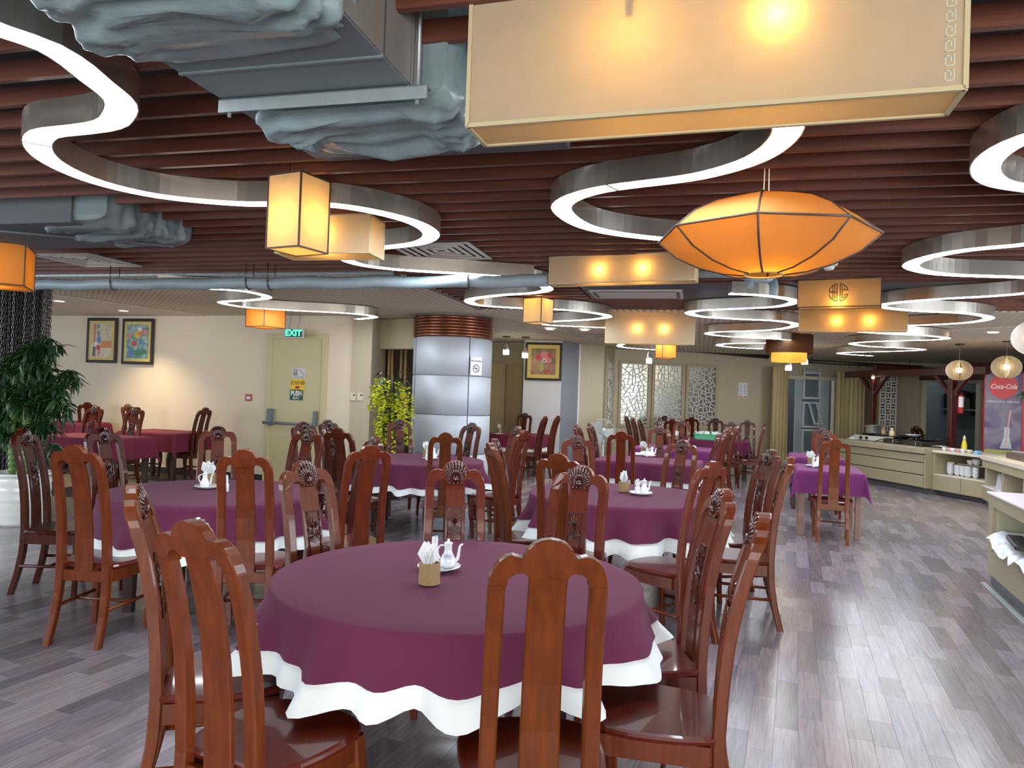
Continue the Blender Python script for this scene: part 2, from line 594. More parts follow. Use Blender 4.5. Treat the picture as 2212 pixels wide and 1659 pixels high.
for i in range(-70, 125):
    s = -8.0 + rng.random() * 0.7
    while s < 22:
        k = rng.randrange(5); l = LENS[k]
        c = ax * (s + l / 2) + bx_ * (i * SW)
        s += l
        if c.y < -0.5 or c.y > 19 or abs(c.x) > 0.85 * max(c.y, 0) + 2.2: continue
        area_px = 0.0
        q = proj((c.x, c.y, 0))
        if q and -60 < q[0] < 2272 and q[1] < 1740 and c.y > 0.6:
            area_px = l * SW * F * F * 1.5 / c.y ** 3
        b = 0.155 + 0.145 * rng.random()
        w = rng.random()
        colr = (b * (0.99 + 0.10 * w), b * (0.90 + 0.03 * w), b * (0.99 + 0.10 * (1 - w)))
        planks.append((area_px, c, k, l, colr))
planks.sort(key=lambda t: -t[0])
pm = []
for l in LENS:
    m = MB().bbox((0, 0, 0), (SW - 0.0005, l - 0.0005, 0.008), 0.0006).mesh('plank', 'plank')
    a = m.color_attributes.new('pc', 'FLOAT_COLOR', 'POINT')
    a.data.foreach_set('color', [1.0] * (4 * len(m.vertices)))
    pm.append(m)
for n, (a_, c, k, l, colr) in enumerate(planks[:300]):
    o = link('plank', pm[k], fl, (c.x, c.y, -0.004), -PA)
    o.color = (*colr, 1)
mb = MB(); cl = []
for a_, c, k, l, colr in planks[300:]:
    hx = bx_ * (SW / 2 - 0.0003); hy = ax * (l / 2 - 0.0003)
    n = len(mb.v)
    for p in (c - hx - hy, c + hx - hy, c + hx + hy, c - hx + hy):
        mb.v.append((p.x, p.y, 0.0)); cl += [*colr, 1.0]
    mb.f.append([n, n + 1, n + 2, n + 3]); mb.sm.append(False); mb.mi.append(0)
me = mb.mesh('plank', 'plank')
a = me.color_attributes.new('pc', 'FLOAT_COLOR', 'POINT')
a.data.foreach_set('color', cl)
tag(link('plank_rest', me, fl), kind='stuff')

# ------------------------------------------------------------------ ceiling: dark void, slats, open-cell panels, plaster
ce = struct(MB().box((0.5, 8.0, 3.15), (30, 26, 0.1)).build('ceiling', 'void'))


def slat(u0, u1, v):
    m = MB()
    uc = (u0 + u1) / 2; c = UV(uc, v, CEIL + 0.0375)
    m.bbox((0, 0, 0), (u1 - u0, 0.03, 0.075), 0.002)
    m.build('slat', 'slat_wood', ce, c, -TH)


v = 2.43 - 0.21 * 7
while v < 9.5:
    lo, hi = -8.6, 7.2
    if v > 6.63: lo = -2.86
    segs = [(lo, hi)]
    cuts = []
    if 1.0 < v < 2.55: cuts.append((-1.62, -0.93))
    elif 2.55 <= v < 3.02: cuts.append((-1.6, -0.83))
    if 3.82 < v < 4.72: cuts.append((-5.1, -3.62))
    if 7.28 < v < 8.38: cuts.append((-1.25, 2.6))
    for c0, c1 in cuts:
        ns = []
        for s0, s1 in segs:
            if c0 > s0: ns.append((s0, min(s1, c0)))
            if c1 < s1: ns.append((max(s0, c1), s1))
        segs = ns
    for s0, s1 in segs:
        if s1 - s0 > 0.1: slat(s0, s1, v)
    v += 0.21


def flat(name, pts, z, m, th=0.03):
    M = MB(); M.prism([(p[0], p[1]) for p in pts], 'z', z, z + th)
    return M.build(name, m)


struct(flat('ceiling', [UV(-9.5, 6.66), UV(-2.86, 6.66), UV(-2.86, 9.48), UV(12, 9.48), UV(14, 24), UV(-10, 24)], CEIL + 0.002, 'cell_ceiling'))
struct(flat('ceiling', [P(90, 632, CEIL), P(432, 679, CEIL), (-5.0, 12.3), (-9.6, 14.4), (-9.6, 9.0), (-7.2, 7.9)], CEIL - 0.012, 'plaster', 0.012))
struct(flat('ceiling', [P(1965, 716, CEIL), P(2212, 703, CEIL), P(2330, 712, CEIL), P(2300, 742, CEIL), P(2212, 736, CEIL), P(1985, 733, CEIL)], CEIL - 0.010, 'plaster', 0.010))
struct(flat('ceiling', [UV(-1.22, 7.3), UV(2.55, 7.3), UV(2.55, 8.36), UV(-1.22, 8.36)], CEIL - 0.0, 'dark_panel', 0.02))
# trim strip along the edge where the slats end
tr = struct(MB().bbox((0, 0, 0), (6.6, 0.05, 0.045), 0.004).build('trim_1', 'galvanised', None, UV(-6.2, 6.62, CEIL + 0.02), -TH))
tr = struct(MB().bbox((0, 0, 0), (2.8, 0.05, 0.045), 0.004).build('trim_2', 'slat_wood', None, UV(-2.89, 8.06, CEIL + 0.02), pi / 2 - TH))

# ------------------------------------------------------------------ walls


def wall(name, a, b, z0, z1, m, th=0.12, inward=None):
    a = Vector((a[0], a[1], 0)); b = Vector((b[0], b[1], 0))
    d = b - a; L_ = d.length; ang = atan2(d.y, d.x)
    n = Vector((-sin(ang), cos(ang), 0))              # thickness goes to the left of a->b
    c = (a + b) / 2 + n * th / 2
    M = MB().box((0, 0, 0), (L_, th, z1 - z0))
    return struct(M.build(name, m, None, (c.x, c.y, (z0 + z1) / 2), ang))


def WL(X): return 10.55 - 0.3 * X                     # left wall line


LA = (-9.6, WL(-9.6)); LB = (-2.42, WL(-2.42))
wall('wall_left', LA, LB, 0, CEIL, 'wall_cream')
ang_l = atan(-0.3)
# baseboard of the left wall, interrupted by the door
DX0, DX1 = P(580, 880, 1.2).x, 0
DC = PY(640, 880, WL(-3.55))
ux = Vector((cos(ang_l), sin(ang_l), 0)); nx = Vector((sin(ang_l), -cos(ang_l), 0))   # nx points into the room


def on_left(px):
    """X,Y on the left wall for a pixel column (at eye level)"""
    r = ray(px, 836)
    Y = 10.55 / (1 + 0.3 * r.x / r.y)
    return Vector((r.x / r.y * Y, Y, 0))


a = Vector((*LA, 0)); b = on_left(577)
bb = MB().bbox((0, 0, 0), ((b - a).length, 0.014, 0.10), 0.003)
c = (a + b) / 2 + nx * 0.008
struct(bb.build('baseboard_left', 'base_black', None, (c.x, c.y, 0.05), ang_l))

# pilaster beside the door, recess with the plant, beam above
pl0 = on_left(757)
PB = [PY(757, 840, pl0.y - 0.02), PY(800, 840, pl0.y - 0.12), PY(830, 840, pl0.y + 0.75)]
m = MB()
poly = [(PB[0].x, PB[0].y), (PB[1].x, PB[1].y), (PB[2].x, PB[2].y), (PB[2].x - 0.5, PB[2].y + 0.6), (PB[0].x - 0.1, PB[0].y + 0.6)]
m.prism(poly, 'z', 0, CEIL)
struct(m.build('wall_pilaster', 'wall_beige'))
wall('wall_recess', (PB[2].x - 0.4, 12.55), (-1.05, 12.2), 0, CEIL, 'wall_brown')
q0 = PY(826, 840, 11.75); q1 = PY(905, 840, 11.35)
m = MB().bbox((0, 0, 0), ((q1 - q0).length, 0.2, 0.47), 0.004)
struct(m.build('trim_3', 'wall_beam', None, ((q0.x + q1.x) / 2, (q0.y + q1.y) / 2, CEIL - 0.24), atan2(q1.y - q0.y, q1.x - q0.x)))
for k, (xa, xb) in enumerate(((836, 842), (846, 848), (862, 868), (873, 877))):
    t0 = PY(xb, 738, 12.0 - 0.02 * k); t1 = PY(xa, 900, 12.0 - 0.02 * k)
    t0.z = 2.3
    m = MB().tube([(t1.x, t1.y, 0.3), (t0.x, t0.y, t0.z)], 0.022, 6)
    struct(m.build('trim_%d' % (4 + k), 'stick'))

# recess between the column and the white block: two plain doors
wall('wall_center', (-0.6, 16.1), (0.32, 15.85), 0, CEIL, 'wall_beam')
for k, (x0, x1) in enumerate(((1052, 1090), (1092, 1128))):
    a = PY(x0, 860, 15.85); b = PY(x1, 860, 15.75)
    m = MB().bbox((0, 0, 0), ((b - a).length, 0.05, 2.15), 0.005)
    d = struct(m.build('door_%d' % (2 + k), 'door_tan', None, ((a.x + b.x) / 2, (a.y + b.y) / 2, 1.075), atan2(b.y - a.y, b.x - a.x)))
    m = MB().sphere(((0.32 if k == 0 else -0.3) * (b - a).length * 1.3, -0.05, -0.1), 0.022, 8, 6)
    m.build('knob', 'aluminium', d)

# white block with the painting, grey side, beige piece, angled niche, long lattice wall
WB0 = PY(1130, 840, 15.15); WB1 = PY(1212, 840, 15.0); WB2 = PY(1250, 840, 15.75)
m = MB()
m.prism([(WB0.x, WB0.y), (WB1.x, WB1.y), (WB1.x + 0.02, WB1.y + 0.9), (WB0.x, WB0.y + 0.9)], 'z', 0, CEIL)
struct(m.build('wall_block', 'wall_white'))
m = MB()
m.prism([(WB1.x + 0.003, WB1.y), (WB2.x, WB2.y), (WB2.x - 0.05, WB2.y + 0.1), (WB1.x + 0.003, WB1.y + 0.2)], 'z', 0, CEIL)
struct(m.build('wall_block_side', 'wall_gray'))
WC = [PY(1250, 840, 15.76), PY(1303, 840, 15.95), PY(1326, 840, 16.9), PY(1692, 840, 17.9)]
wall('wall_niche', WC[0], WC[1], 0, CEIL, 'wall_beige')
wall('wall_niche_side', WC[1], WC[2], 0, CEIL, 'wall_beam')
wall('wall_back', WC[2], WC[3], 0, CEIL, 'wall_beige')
struct(MB().box((0, 0, 0), (0.03, 0.03, CEIL)).build('trim_8', 'white', None, (WC[0].x, WC[0].y - 0.02, CEIL / 2)))
# wall behind the kiosk, from the kitchen door to the right
WD = [PY(1800, 840, 18.3), PY(1992, 840, 18.3), PY(2118, 840, 18.3), PY(2240, 840, 18.3)]
wall('wall_kitchen', (WD[0].x, 18.3), (WD[1].x, 18.3), 0, CEIL, 'wall_beige')
wall('wall_kitchen', (WD[2].x, 18.3), (14.5, 18.3), 0, CEIL, 'wall_beige')
wall('wall_kitchen', (WC[3].x, 17.95), (WD[0].x + 0.1, 18.28), 2.18, CEIL, 'wall_beige')
wall('wall_kitchen', (WD[1].x, 18.3), (WD[2].x, 18.3), 2.25, CEIL, 'wall_beige')
wall('wall_kitchen_inner', (WC[3].x - 1, 20.6), (15, 20.6), 0, CEIL, 'kitchen_wall')
wall('wall_kitchen_side', (14.5, 20.6), (14.5, 8.0), 0, CEIL + 0.5, 'wall_beige')
wall('wall_right', (14.5, 8.0), (9.9, 8.0), 0, CEIL + 0.5, 'wall_beige')


def window_wall(name, a, b, z0, z1, n, side):
    """wall with a row of tall windows; the daylight lamp stands in the opening"""
    wall(name, a, b, 0, z0, 'wall_white')
    wall(name, a, b, z1, CEIL + 0.5, 'wall_white')
    A = Vector((a[0], a[1], 0)); B = Vector((b[0], b[1], 0))
    for i in range(n + 1):
        p = A.lerp(B, i / n)
        struct(MB().bbox((0, 0, 0), (0.07, 0.1, z1 - z0), 0.005).build('window_%d' % (side + i), 'upvc', None, (p.x, p.y, (z0 + z1) / 2), atan2(B.y - A.y, B.x - A.x)))


window_wall('wall_rear', (9.9, -3.3), (-9.6, -3.3), 0.45, 2.45, 12, 1)
window_wall('wall_east', (9.9, 8.0), (9.9, -3.3), 0.45, 2.45, 7, 20)
window_wall('wall_west', (-9.6, -3.3), (-9.6, WL(-9.6)), 0.45, 2.45, 10, 30)

# ------------------------------------------------------------------ the exit door in the left wall
dl = on_left(577); dr = on_left(707)
wd = (dr - dl).length
dc = (dl + dr) / 2 + nx * 0.02
DH = 2.27
door = struct(MB().bbox((0, 0.012, DH / 2), (wd - 0.16, 0.03, DH - 0.02), 0.004).build('door_1', 'door_cream', None, dc, ang_l))
m = MB()
for sx in (-1, 1):
    m.bbox((sx * (wd / 2 - 0.045), 0.0, DH / 2 + 0.03), (0.09, 0.05, DH + 0.06), 0.004)
m.bbox((0, 0.0, DH + 0.02), (wd - 0.18, 0.05, 0.08), 0.004)
m.build('door_frame', 'door_cream', door)
m = MB()
m.tube([(-wd / 2 + 0.03, -0.10, 0.93), (wd / 2 - 0.16, -0.10, 0.93)], 0.022, 8)
bar = m.build('push_bar', 'duct_grey', door)
m = MB()
m.bbox((-wd / 2 + 0.13, -0.06, 1.02), (0.075, 0.10, 0.26), 0.01)
m.bbox((wd / 2 - 0.14, -0.06, 1.02), (0.04, 0.10, 0.24), 0.01)
m.build('bar_bracket', 'duct_grey', bar)


def notice(name, px, py, wpx, hpx, mt, label, cat, wallfn, z_off=0.005, group=None, ang=None):
    """flat plate hung on a wall; wallfn gives the XY of a pixel column"""
    p = wallfn(px); q = PY(px, py, p.y)
    s = p.y / F
    M = MB().bbox((0, 0, 0), (wpx * s, 0.006, hpx * s), 0.001)
    o = M.build(name, mt, None, (p.x, p.y, q.z), ang_l if ang is None else ang)
    o.location = Vector(o.location) + nx * z_off
    tag(o, label, cat, group)
    return o, s


o, s = notice('lift_sign', 647, 806, 31, 22, 'sign_grey', 'small grey sign with lift and stair pictograms on the exit door', 'sign', on_left, 0.028)
m = MB()
for x0, x1, z0, z1 in ((-13, -12, -5, 8), (-5, -4, -5, 8), (-13, -4, -5, -4), (-13, -4, 7, 8), (-11, -9.6, -4, 4), (-8, -6.6, -4, 4), (-13, 0, -9, -8), (3, 12, -9, -8)):
    m.box(((x0 + x1) / 2 * s, -0.0035, (z0 + z1) / 2 * s), ((x1 - x0) * s, 0.001, (z1 - z0) * s))
for k in range(6):
    m.box(((2.5 + k * 1.9) * s, -0.0035, (6 - k * 2) * s), (2.4 * s, 0.001, 1.2 * s))
m.build('pictogram', 'ink', o)
o, s = notice('escape_sign', 645, 831, 32, 24, 'sign_yellow', 'yellow escape sign with a black arrow in the middle of the exit door', 'sign', on_left, 0.028)
letters('LỐI THOÁT HIỂM', 11 * s, 'ink', o, (0, -0.0045, 3.2 * s), sx=0.40)
m = MB().prism([(-5 * s, -3 * s), (5 * s, -3 * s), (5 * s, -5.5 * s), (9 * s, -5.5 * s), (0, -10 * s), (-9 * s, -5.5 * s), (-5 * s, -5.5 * s)], 'y', -0.0035, -0.0045)
m.build('arrow', 'ink_red', o)
o, s = notice('push_sign', 643, 853, 32, 23, 'sign_green', 'dark green push sign lowest of three plates on the exit door', 'sign', on_left, 0.028)
letters('PUSH', 14 * s, 'white', o, (0, -0.0045, 3 * s), sx=0.8, offset=0.004)
letters('ĐẨY', 8 * s, 'white', o, (0, -0.0045, -7.2 * s))

# exit sign hanging in front of the door
p = on_left(635); q = PY(635, 720, p.y - 0.25)
ex = thing('exit_sign', 'lit green exit sign hanging above the cream fire door', 'sign', q, ang_l)
s = (p.y - 0.25) / F
MB().bbox((0, 0, 0), (48 * s, 0.03, 20 * s), 0.003).build('housing', 'sign_grey', ex)
MB().box((0, -0.0155, 0), (42 * s, 0.002, 16 * s)).build('face', 'black', ex)
letters('EXIT', 18 * s, 'green_led', ex, (0, -0.0175, 0), sx=1.1, offset=0.004)
m = MB()
for sx in (-12, 10):
    m.tube([(sx * s, 0, 9 * s), (sx * s + 0.03, 0, (CEIL - q.z))], 0.004, 5)
m.build('cable', 'cable', ex)

o, s = notice('fire_alarm_box', 539, 859, 16, 15, 'red_box', 'small red fire alarm call point beside the exit door', 'fire alarm', on_left, 0.015)
MB().box((0, -0.004, -0.5 * s), (9 * s, 0.002, 6 * s)).build('glass', 'white', o)

# framed pictures on the left wall


def framed(px, py, w, h, label, prt, shapes, Yf=None, fw=0.05, mw=0.05, ang=None, Y=None, group=None):
    if Y is None:
        p = on_left(px); Y = p.y
    q = PY(px, py, Y)
    t = thing('framed_picture', label, 'picture', (q.x, q.y, q.z), ang_l if ang is None else ang, group)
    if Yf is None: t.location = Vector(t.location) + nx * 0.025
    M = MB()
    for sx in (-1, 1):
        M.bbox((sx * (w / 2 - fw / 2), 0, 0), (fw, 0.035, h), 0.008)
    for sz in (-1, 1):
        M.bbox((0, 0, sz * (h / 2 - fw / 2)), (w - 2 * fw, 0.035, fw), 0.008)
    M.build('frame', 'frame_black', t)
    MB().box((0, -0.002, 0), (w - 2 * fw, 0.012, h - 2 * fw)).build('mount', 'gold_mat', t)
    iw, ih = w - 2 * fw - 2 * mw, h - 2 * fw - 2 * mw
    pr = MB().box((0, -0.009, 0), (iw, 0.003, ih)).build('print', prt, t)
    k = 0
    for kind, x, z, a, b, mt in shapes:
        M = MB(); n = 9 if kind == 'f' else 12
        yy = -0.0112 - 0.0003 * k; k += 1
        if kind == 'r':
            M.box((x * iw, yy, z * ih), (a * iw, 0.0004, b * ih))
        else:
            pts = []
            for j in range(n * 2 if kind == 'f' else n):
                th = 2 * pi * j / (n * 2 if kind == 'f' else n)
                r = 1.0 if kind == 'e' or j % 2 == 0 else 0.75
                pts.append((x * iw + a * iw * r * cos(th), z * ih + b * ih * r * sin(th)))
            M.prism(pts, 'y', yy, yy - 0.0002)
        M.build('painted_shape', mt, pr)
    return t


sA = [('r', -0.34, 0.2, 0.1, 0.6, 'fl_orange'), ('r', 0.25, -0.12, 0.5, 0.2, 'fl_orange'), ('e', -0.12, 0.02, 0.1, 0.12, 'fl_blue'),
      ('e', -0.14, 0.2, 0.06, 0.07, 'fl_blue'), ('e', -0.16, 0.42, 0.05, 0.05, 'fl_blue'), ('f', -0.25, -0.1, 0.12, 0.08, 'fl_white'),
      ('f', -0.13, -0.22, 0.13, 0.09, 'fl_red'), ('e', -0.1, -0.34, 0.08, 0.05, 'fl_pink'), ('r', -0.36, -0.33, 0.05, 0.3, 'ink'),
      ('r', -0.28, -0.34, 0.03, 0.28, 'ink'), ('r', 0.1, 0.3, 0.6, 0.008, 'fl_olive'), ('r', 0.1, 0.2, 0.6, 0.008, 'fl_olive'), ('r', 0.12, 0.1, 0.6, 0.008, 'fl_olive')]
sB = [('f', 0.0, 0.2, 0.18, 0.13, 'fl_yellow'), ('f', 0.15, 0.26, 0.14, 0.11, 'fl_orange'), ('f', 0.37, 0.27, 0.11, 0.1, 'fl_pink'),
      ('f', -0.36, 0.14, 0.1, 0.1, 'fl_pink'), ('f', -0.14, -0.06, 0.16, 0.09, 'fl_red'), ('r', 0.24, -0.06, 0.3, 0.05, 'fl_blue'),
      ('e', 0.02, -0.34, 0.14, 0.1, 'fl_green'), ('e', -0.3, -0.36, 0.13, 0.1, 'fl_blue'), ('e', 0.3, -0.3, 0.13, 0.08, 'fl_green'), ('f', 0.1, 0.36, 0.12, 0.08, 'fl_white')]
k = on_left(222).y / F
framed(222.5, 735.5, 77 * k * 1.05, 97 * k, 'black framed flower picture with an orange band, beside a leafier one on the cream wall', 'print_a', sA)
k = on_left(300).y / F
framed(300, 738, 79 * k * 1.05, 99 * k, 'black framed picture of a mixed bouquet in blue and pink on the cream wall', 'print_b', sB)
sC = [('f', 0.05, 0.25, 0.2, 0.17, 'fl_pink'), ('f', -0.2, 0.15, 0.15, 0.13, 'fl_red'), ('f', 0.2, 0.05, 0.16, 0.12, 'fl_pink'), ('f', 0.03, 0.03, 0.1, 0.08, 'fl_white'),
      ('e', 0.03, 0.03, 0.04, 0.03, 'ink'), ('e', -0.08, -0.22, 0.11, 0.16, 'fl_vase'), ('r', -0.08, -0.08, 0.1, 0.1, 'fl_vase'), ('f', 0.14, -0.38, 0.17, 0.07, 'fl_red'), ('f', 0.25, 0.24, 0.12, 0.1, 'fl_red')]
a0 = atan2(WB1.y - WB0.y, WB1.x - WB0.x)
framed(1174, 781, 0.75, 0.77, 'black and gold framed painting of flowers in a vase on the white block', 'print_c', sC, Yf=1, fw=0.045, mw=0.075, ang=a0, Y=15.02)

# thermostats on the pilaster
pa = atan2(PB[1].y - PB[0].y, PB[1].x - PB[0].x)
for k, px in enumerate((762, 778)):
    Yp = PB[0].y + (PB[1].y - PB[0].y) * (px - 757) / 43
    q = PY(px, 857, Yp - 0.012)
    t = thing('thermostat', 'ivory thermostat plate on the beige pilaster, the one nearer the ' + ('exit door' if k == 0 else 'flowering plant'), 'thermostat', q, pa, 'thermostats on the pilaster')
    MB().bbox((0, 0, 0), (0.09, 0.02, 0.12), 0.004).build('plate', 'ivory', t)
    MB().lathe([(0.018, 0), (0.018, 0.012)], 10).xf(Matrix.Translation((-0.01, -0.008, -0.02)) @ Matrix.Rotation(pi / 2, 4, 'X')).build('dial', 'ivory', t)
    MB().box((0.025, -0.012, 0.025), (0.035, 0.004, 0.02)).build('display', 'ink', t)

# ------------------------------------------------------------------ round column with metal panels and copper pipe collar
cc = PY(975.5, 840, 11.05)
CR = 0.585
colm = struct(MB().lathe([(CR - 0.02, 0), (CR - 0.02, CEIL)], 48, caps=False).build('wall_column', 'panel_joint', None, (cc.x, cc.y, 0)))
zt = PY(975, 727, cc.y - CR).z
zs = [PY(975, y, cc.y - CR).z for y in (727, 811, 897, 983, 1070)]
base_a = atan2(-cc.y, -cc.x) + radians(24)
zs = zs[:4] + [zs[3] - 0.57, 0.01]
for i in range(len(zs) - 1):
    z1 = zs[i] - 0.005; z0 = zs[i + 1] + 0.005
    if z1 - z0 < 0.05: continue
    for j in range(4):
        a0_ = base_a + j * pi / 2 + 0.012; a1_ = base_a + (j + 1) * pi / 2 - 0.012
        rings = []
        for zz, r in ((z0, CR - 0.01), (z0 + 0.006, CR), (z1 - 0.006, CR), (z1, CR - 0.01)):
            rings.append([(r * cos(a0_ + (a1_ - a0_) * t / 14), r * sin(a0_ + (a1_ - a0_) * t / 14), zz) for t in range(15)])
        MB().loft(rings, False, False, True).build('panel', 'panel_alu', colm)
nr = 7
for i in range(nr):
    z = zt + 0.03 + (CEIL - zt - 0.03) * i / nr
    m = MB(); rings = []
    for j in range(40):
        th = 2 * pi * j / 40
        rings.append([((CR - 0.01 + 0.026 * cos(a)) * cos(th), (CR - 0.01 + 0.026 * cos(a)) * sin(th), z + 0.026 * sin(a)) for a in [2 * pi * k / 8 for k in range(8)]])
    rings.append(rings[0])
    m.loft(rings, True, False, True)
    m.build('copper_ring', 'copper', colm)
# no-smoking notice on the column
ns = PY(1031, 791, cc.y - CR * 0.83)
d = Vector((ns.x - cc.x, ns.y - cc.y, 0)).normalized()
ang_ns = atan2(d.x, -d.y)
npos = Vector((cc.x, cc.y, 0)) + d * (CR + 0.014)
t = thing('no_smoking_sign', 'white no-smoking notice stuck on the round metal column', 'sign', (npos.x, npos.y, ns.z), ang_ns)
MB().box((0, 0, 0), (0.20, 0.004, 0.26)).build('sheet', 'white', t)
letters('Non-smoking', 0.034, 'ink', t, (0, -0.003, 0.075))
m = MB(); rings = []
for j in range(25):
    th = 2 * pi * j / 24
    rings.append([((0.052 + e) * cos(th), -0.003 + y, -0.035 + (0.052 + e) * sin(th)) for e, y in ((-.005, 0), (.005, 0), (.005, -.001), (-.005, -.001))])
m.loft(rings, True, False, False)
m.build('circle', 'ink', t)
m = MB().box((0, 0, 0), (0.1, 0.001, 0.008)).xf(Matrix.Translation((0, -0.0035, -0.035)) @ Matrix.Rotation(radians(45), 4, 'Y'))
m.build('bar', 'ink', t)
m = MB().box((-0.005, -0.003, -0.035), (0.055, 0.001, 0.012))
m.build('cigarette', 'ink', t)

# ------------------------------------------------------------------ mirror windows with cracked-ice lattice


def clip_voronoi(w, h, n, seed):
    """cracked-ice bars: the pane split again and again by slanting lines"""
    r = random.Random(seed)
    bars = []
    polys = [[(0, 0), (w, 0), (w, h), (0, h)]]

    def parea(p):
        return abs(sum(p[i][0] * p[(i + 1) % len(p)][1] - p[(i + 1) % len(p)][0] * p[i][1] for i in range(len(p)))) / 2
    while len(polys) < n:
        polys.sort(key=parea, reverse=True)
        p = polys.pop(0)
        cx = sum(q[0] for q in p) / len(p); cy = sum(q[1] for q in p) / len(p)
        e = max(range(len(p)), key=lambda i: hypot(p[i][0] - p[(i + 1) % len(p)][0], p[i][1] - p[(i + 1) % len(p)][1]))
        A, B = p[e], p[(e + 1) % len(p)]
        t = r.uniform(.36, .64); M_ = (A[0] + (B[0] - A[0]) * t, A[1] + (B[1] - A[1]) * t)
        ang = atan2(B[1] - A[1], B[0] - A[0]) + pi / 2 + r.uniform(-.65, .65)
        nx_, ny_ = -sin(ang), cos(ang)
        s1, s2, cut = [], [], []
        for i in range(len(p)):
            a, b = p[i], p[(i + 1) % len(p)]
            da = (a[0] - M_[0]) * nx_ + (a[1] - M_[1]) * ny_; db = (b[0] - M_[0]) * nx_ + (b[1] - M_[1]) * ny_
            (s1 if da >= 0 else s2).append(a)
            if (da >= 0) != (db >= 0):
                k = da / (da - db); c = (a[0] + (b[0] - a[0]) * k, a[1] + (b[1] - a[1]) * k)
                s1.append(c); s2.append(c); cut.append(c)
        if len(s1) < 3 or len(s2) < 3 or len(cut) < 2:
            polys.append(p); continue
        bars.append((cut[0], cut[1])); polys += [s1, s2]
    return bars


def lattice_window(n, a, b, z0, z1, npt, seed):
    a = Vector((a.x, a.y, 0)); b = Vector((b.x, b.y, 0))
    d = b - a; w = d.length; h = z1 - z0; ang = atan2(d.y, d.x)
    nn = Vector((sin(ang), -cos(ang), 0))
    c = a + nn * 0.01
    wi = struct(MB().box((w / 2, 0, h / 2), (w, 0.006, h)).build('window_%d' % n, 'mirror', None, (c.x, c.y, z0), ang))
    m = MB(); fw = 0.07
    for x in (-fw / 2, w + fw / 2):
        m.bbox((x, -0.012, h / 2), (fw, 0.04, h + 2 * fw), 0.004)
    for z in (-fw / 2, h + fw / 2):
        m.bbox((w / 2, -0.012, z), (w, 0.04, fw), 0.004)
    m.build('window_frame', 'wall_beam', wi)
    for (A, B) in clip_voronoi(w, h, npt, seed):
        L_ = hypot(B[0] - A[0], B[1] - A[1])
        if L_ < 0.012: continue
        m = MB().box((0, 0, 0), (L_ + 0.01, 0.014, 0.017))
        m.xf(Matrix.Translation(((A[0] + B[0]) / 2, -0.012, (A[1] + B[1]) / 2)) @ Matrix.Rotation(-atan2(B[1] - A[1], B[0] - A[0]), 4, 'Y'))
        m.build('lattice_bar', 'lattice_white', wi)


dB = (WC[3] - WC[2]); dB = Vector((dB.x, dB.y, 0)).normalized()


def on_back(px):
    r = ray(px, 850); k = r.x / r.y
    # WC[2] + s*dB with x = k*y
    s_ = (k * WC[2].y - WC[2].x) / (dB.x - k * dB.y)
    return Vector((WC[2].x + s_ * dB.x, WC[2].y + s_ * dB.y, 0))


zz1 = PY(1445, 790, on_back(1445).y).z; zz0 = PY(1445, 918, on_back(1445).y).z
for k, (x0, x1) in enumerate(((1341, 1398), (1413, 1471), (1486, 1544))):
    lattice_window(50 + k, on_back(x0), on_back(x1), zz0, zz1, 95, 11 + k)
a = Vector(WC[1]).lerp(WC[2], 0.25); b = Vector(WC[1]).lerp(WC[2], 0.75)
lattice_window(54, a, b, zz0, zz1, 50, 31)
# notice sheet on the back wall
p = on_back(1604); q = PY(1604, 843, p.y)
an = atan2(dB.y, dB.x)
nb = Vector((sin(an), -cos(an), 0))
t = thing('notice_sheet', 'white printed notice sheet on the beige back wall beside the lattice windows', 'notice', (p.x + nb.x * .01, p.y + nb.y * .01, q.z), an)
MB().box((0, 0, 0), (0.235, 0.004, 0.36)).build('sheet', 'white', t)
m = MB()
for i in range(5):
    for sx in (-0.055, 0.055):
        m.box((sx, -0.003, 0.11 - i * 0.05 + (0.01 if sx > 0 else 0)), (0.07, 0.001, 0.012))
m.build('print', 'ink_blue', t)
m = MB()
for sx in (-0.06, 0.06):
    m.box((sx, -0.003, -0.155), (0.09, 0.001, 0.022))
m.build('print', 'ink_red', t)

# ================================================================== CHAIRS
CH = 1.14                                             # height of the crest above the floor
PROF = [(0, -.275), (.15, -.235), (.3, -.21), (.45, -.205), (.6, -.212), (.75, -.228), (.9, -.258), (1.0, -.287), (1.07, -.312), (1.14, -.33)]


def yb(z):
    for (z0, y0), (z1, y1) in zip(PROF, PROF[1:]):
        if z <= z1: return y0 + (y1 - y0) * (z - z0) / (z1 - z0)
    return PROF[-1][1]


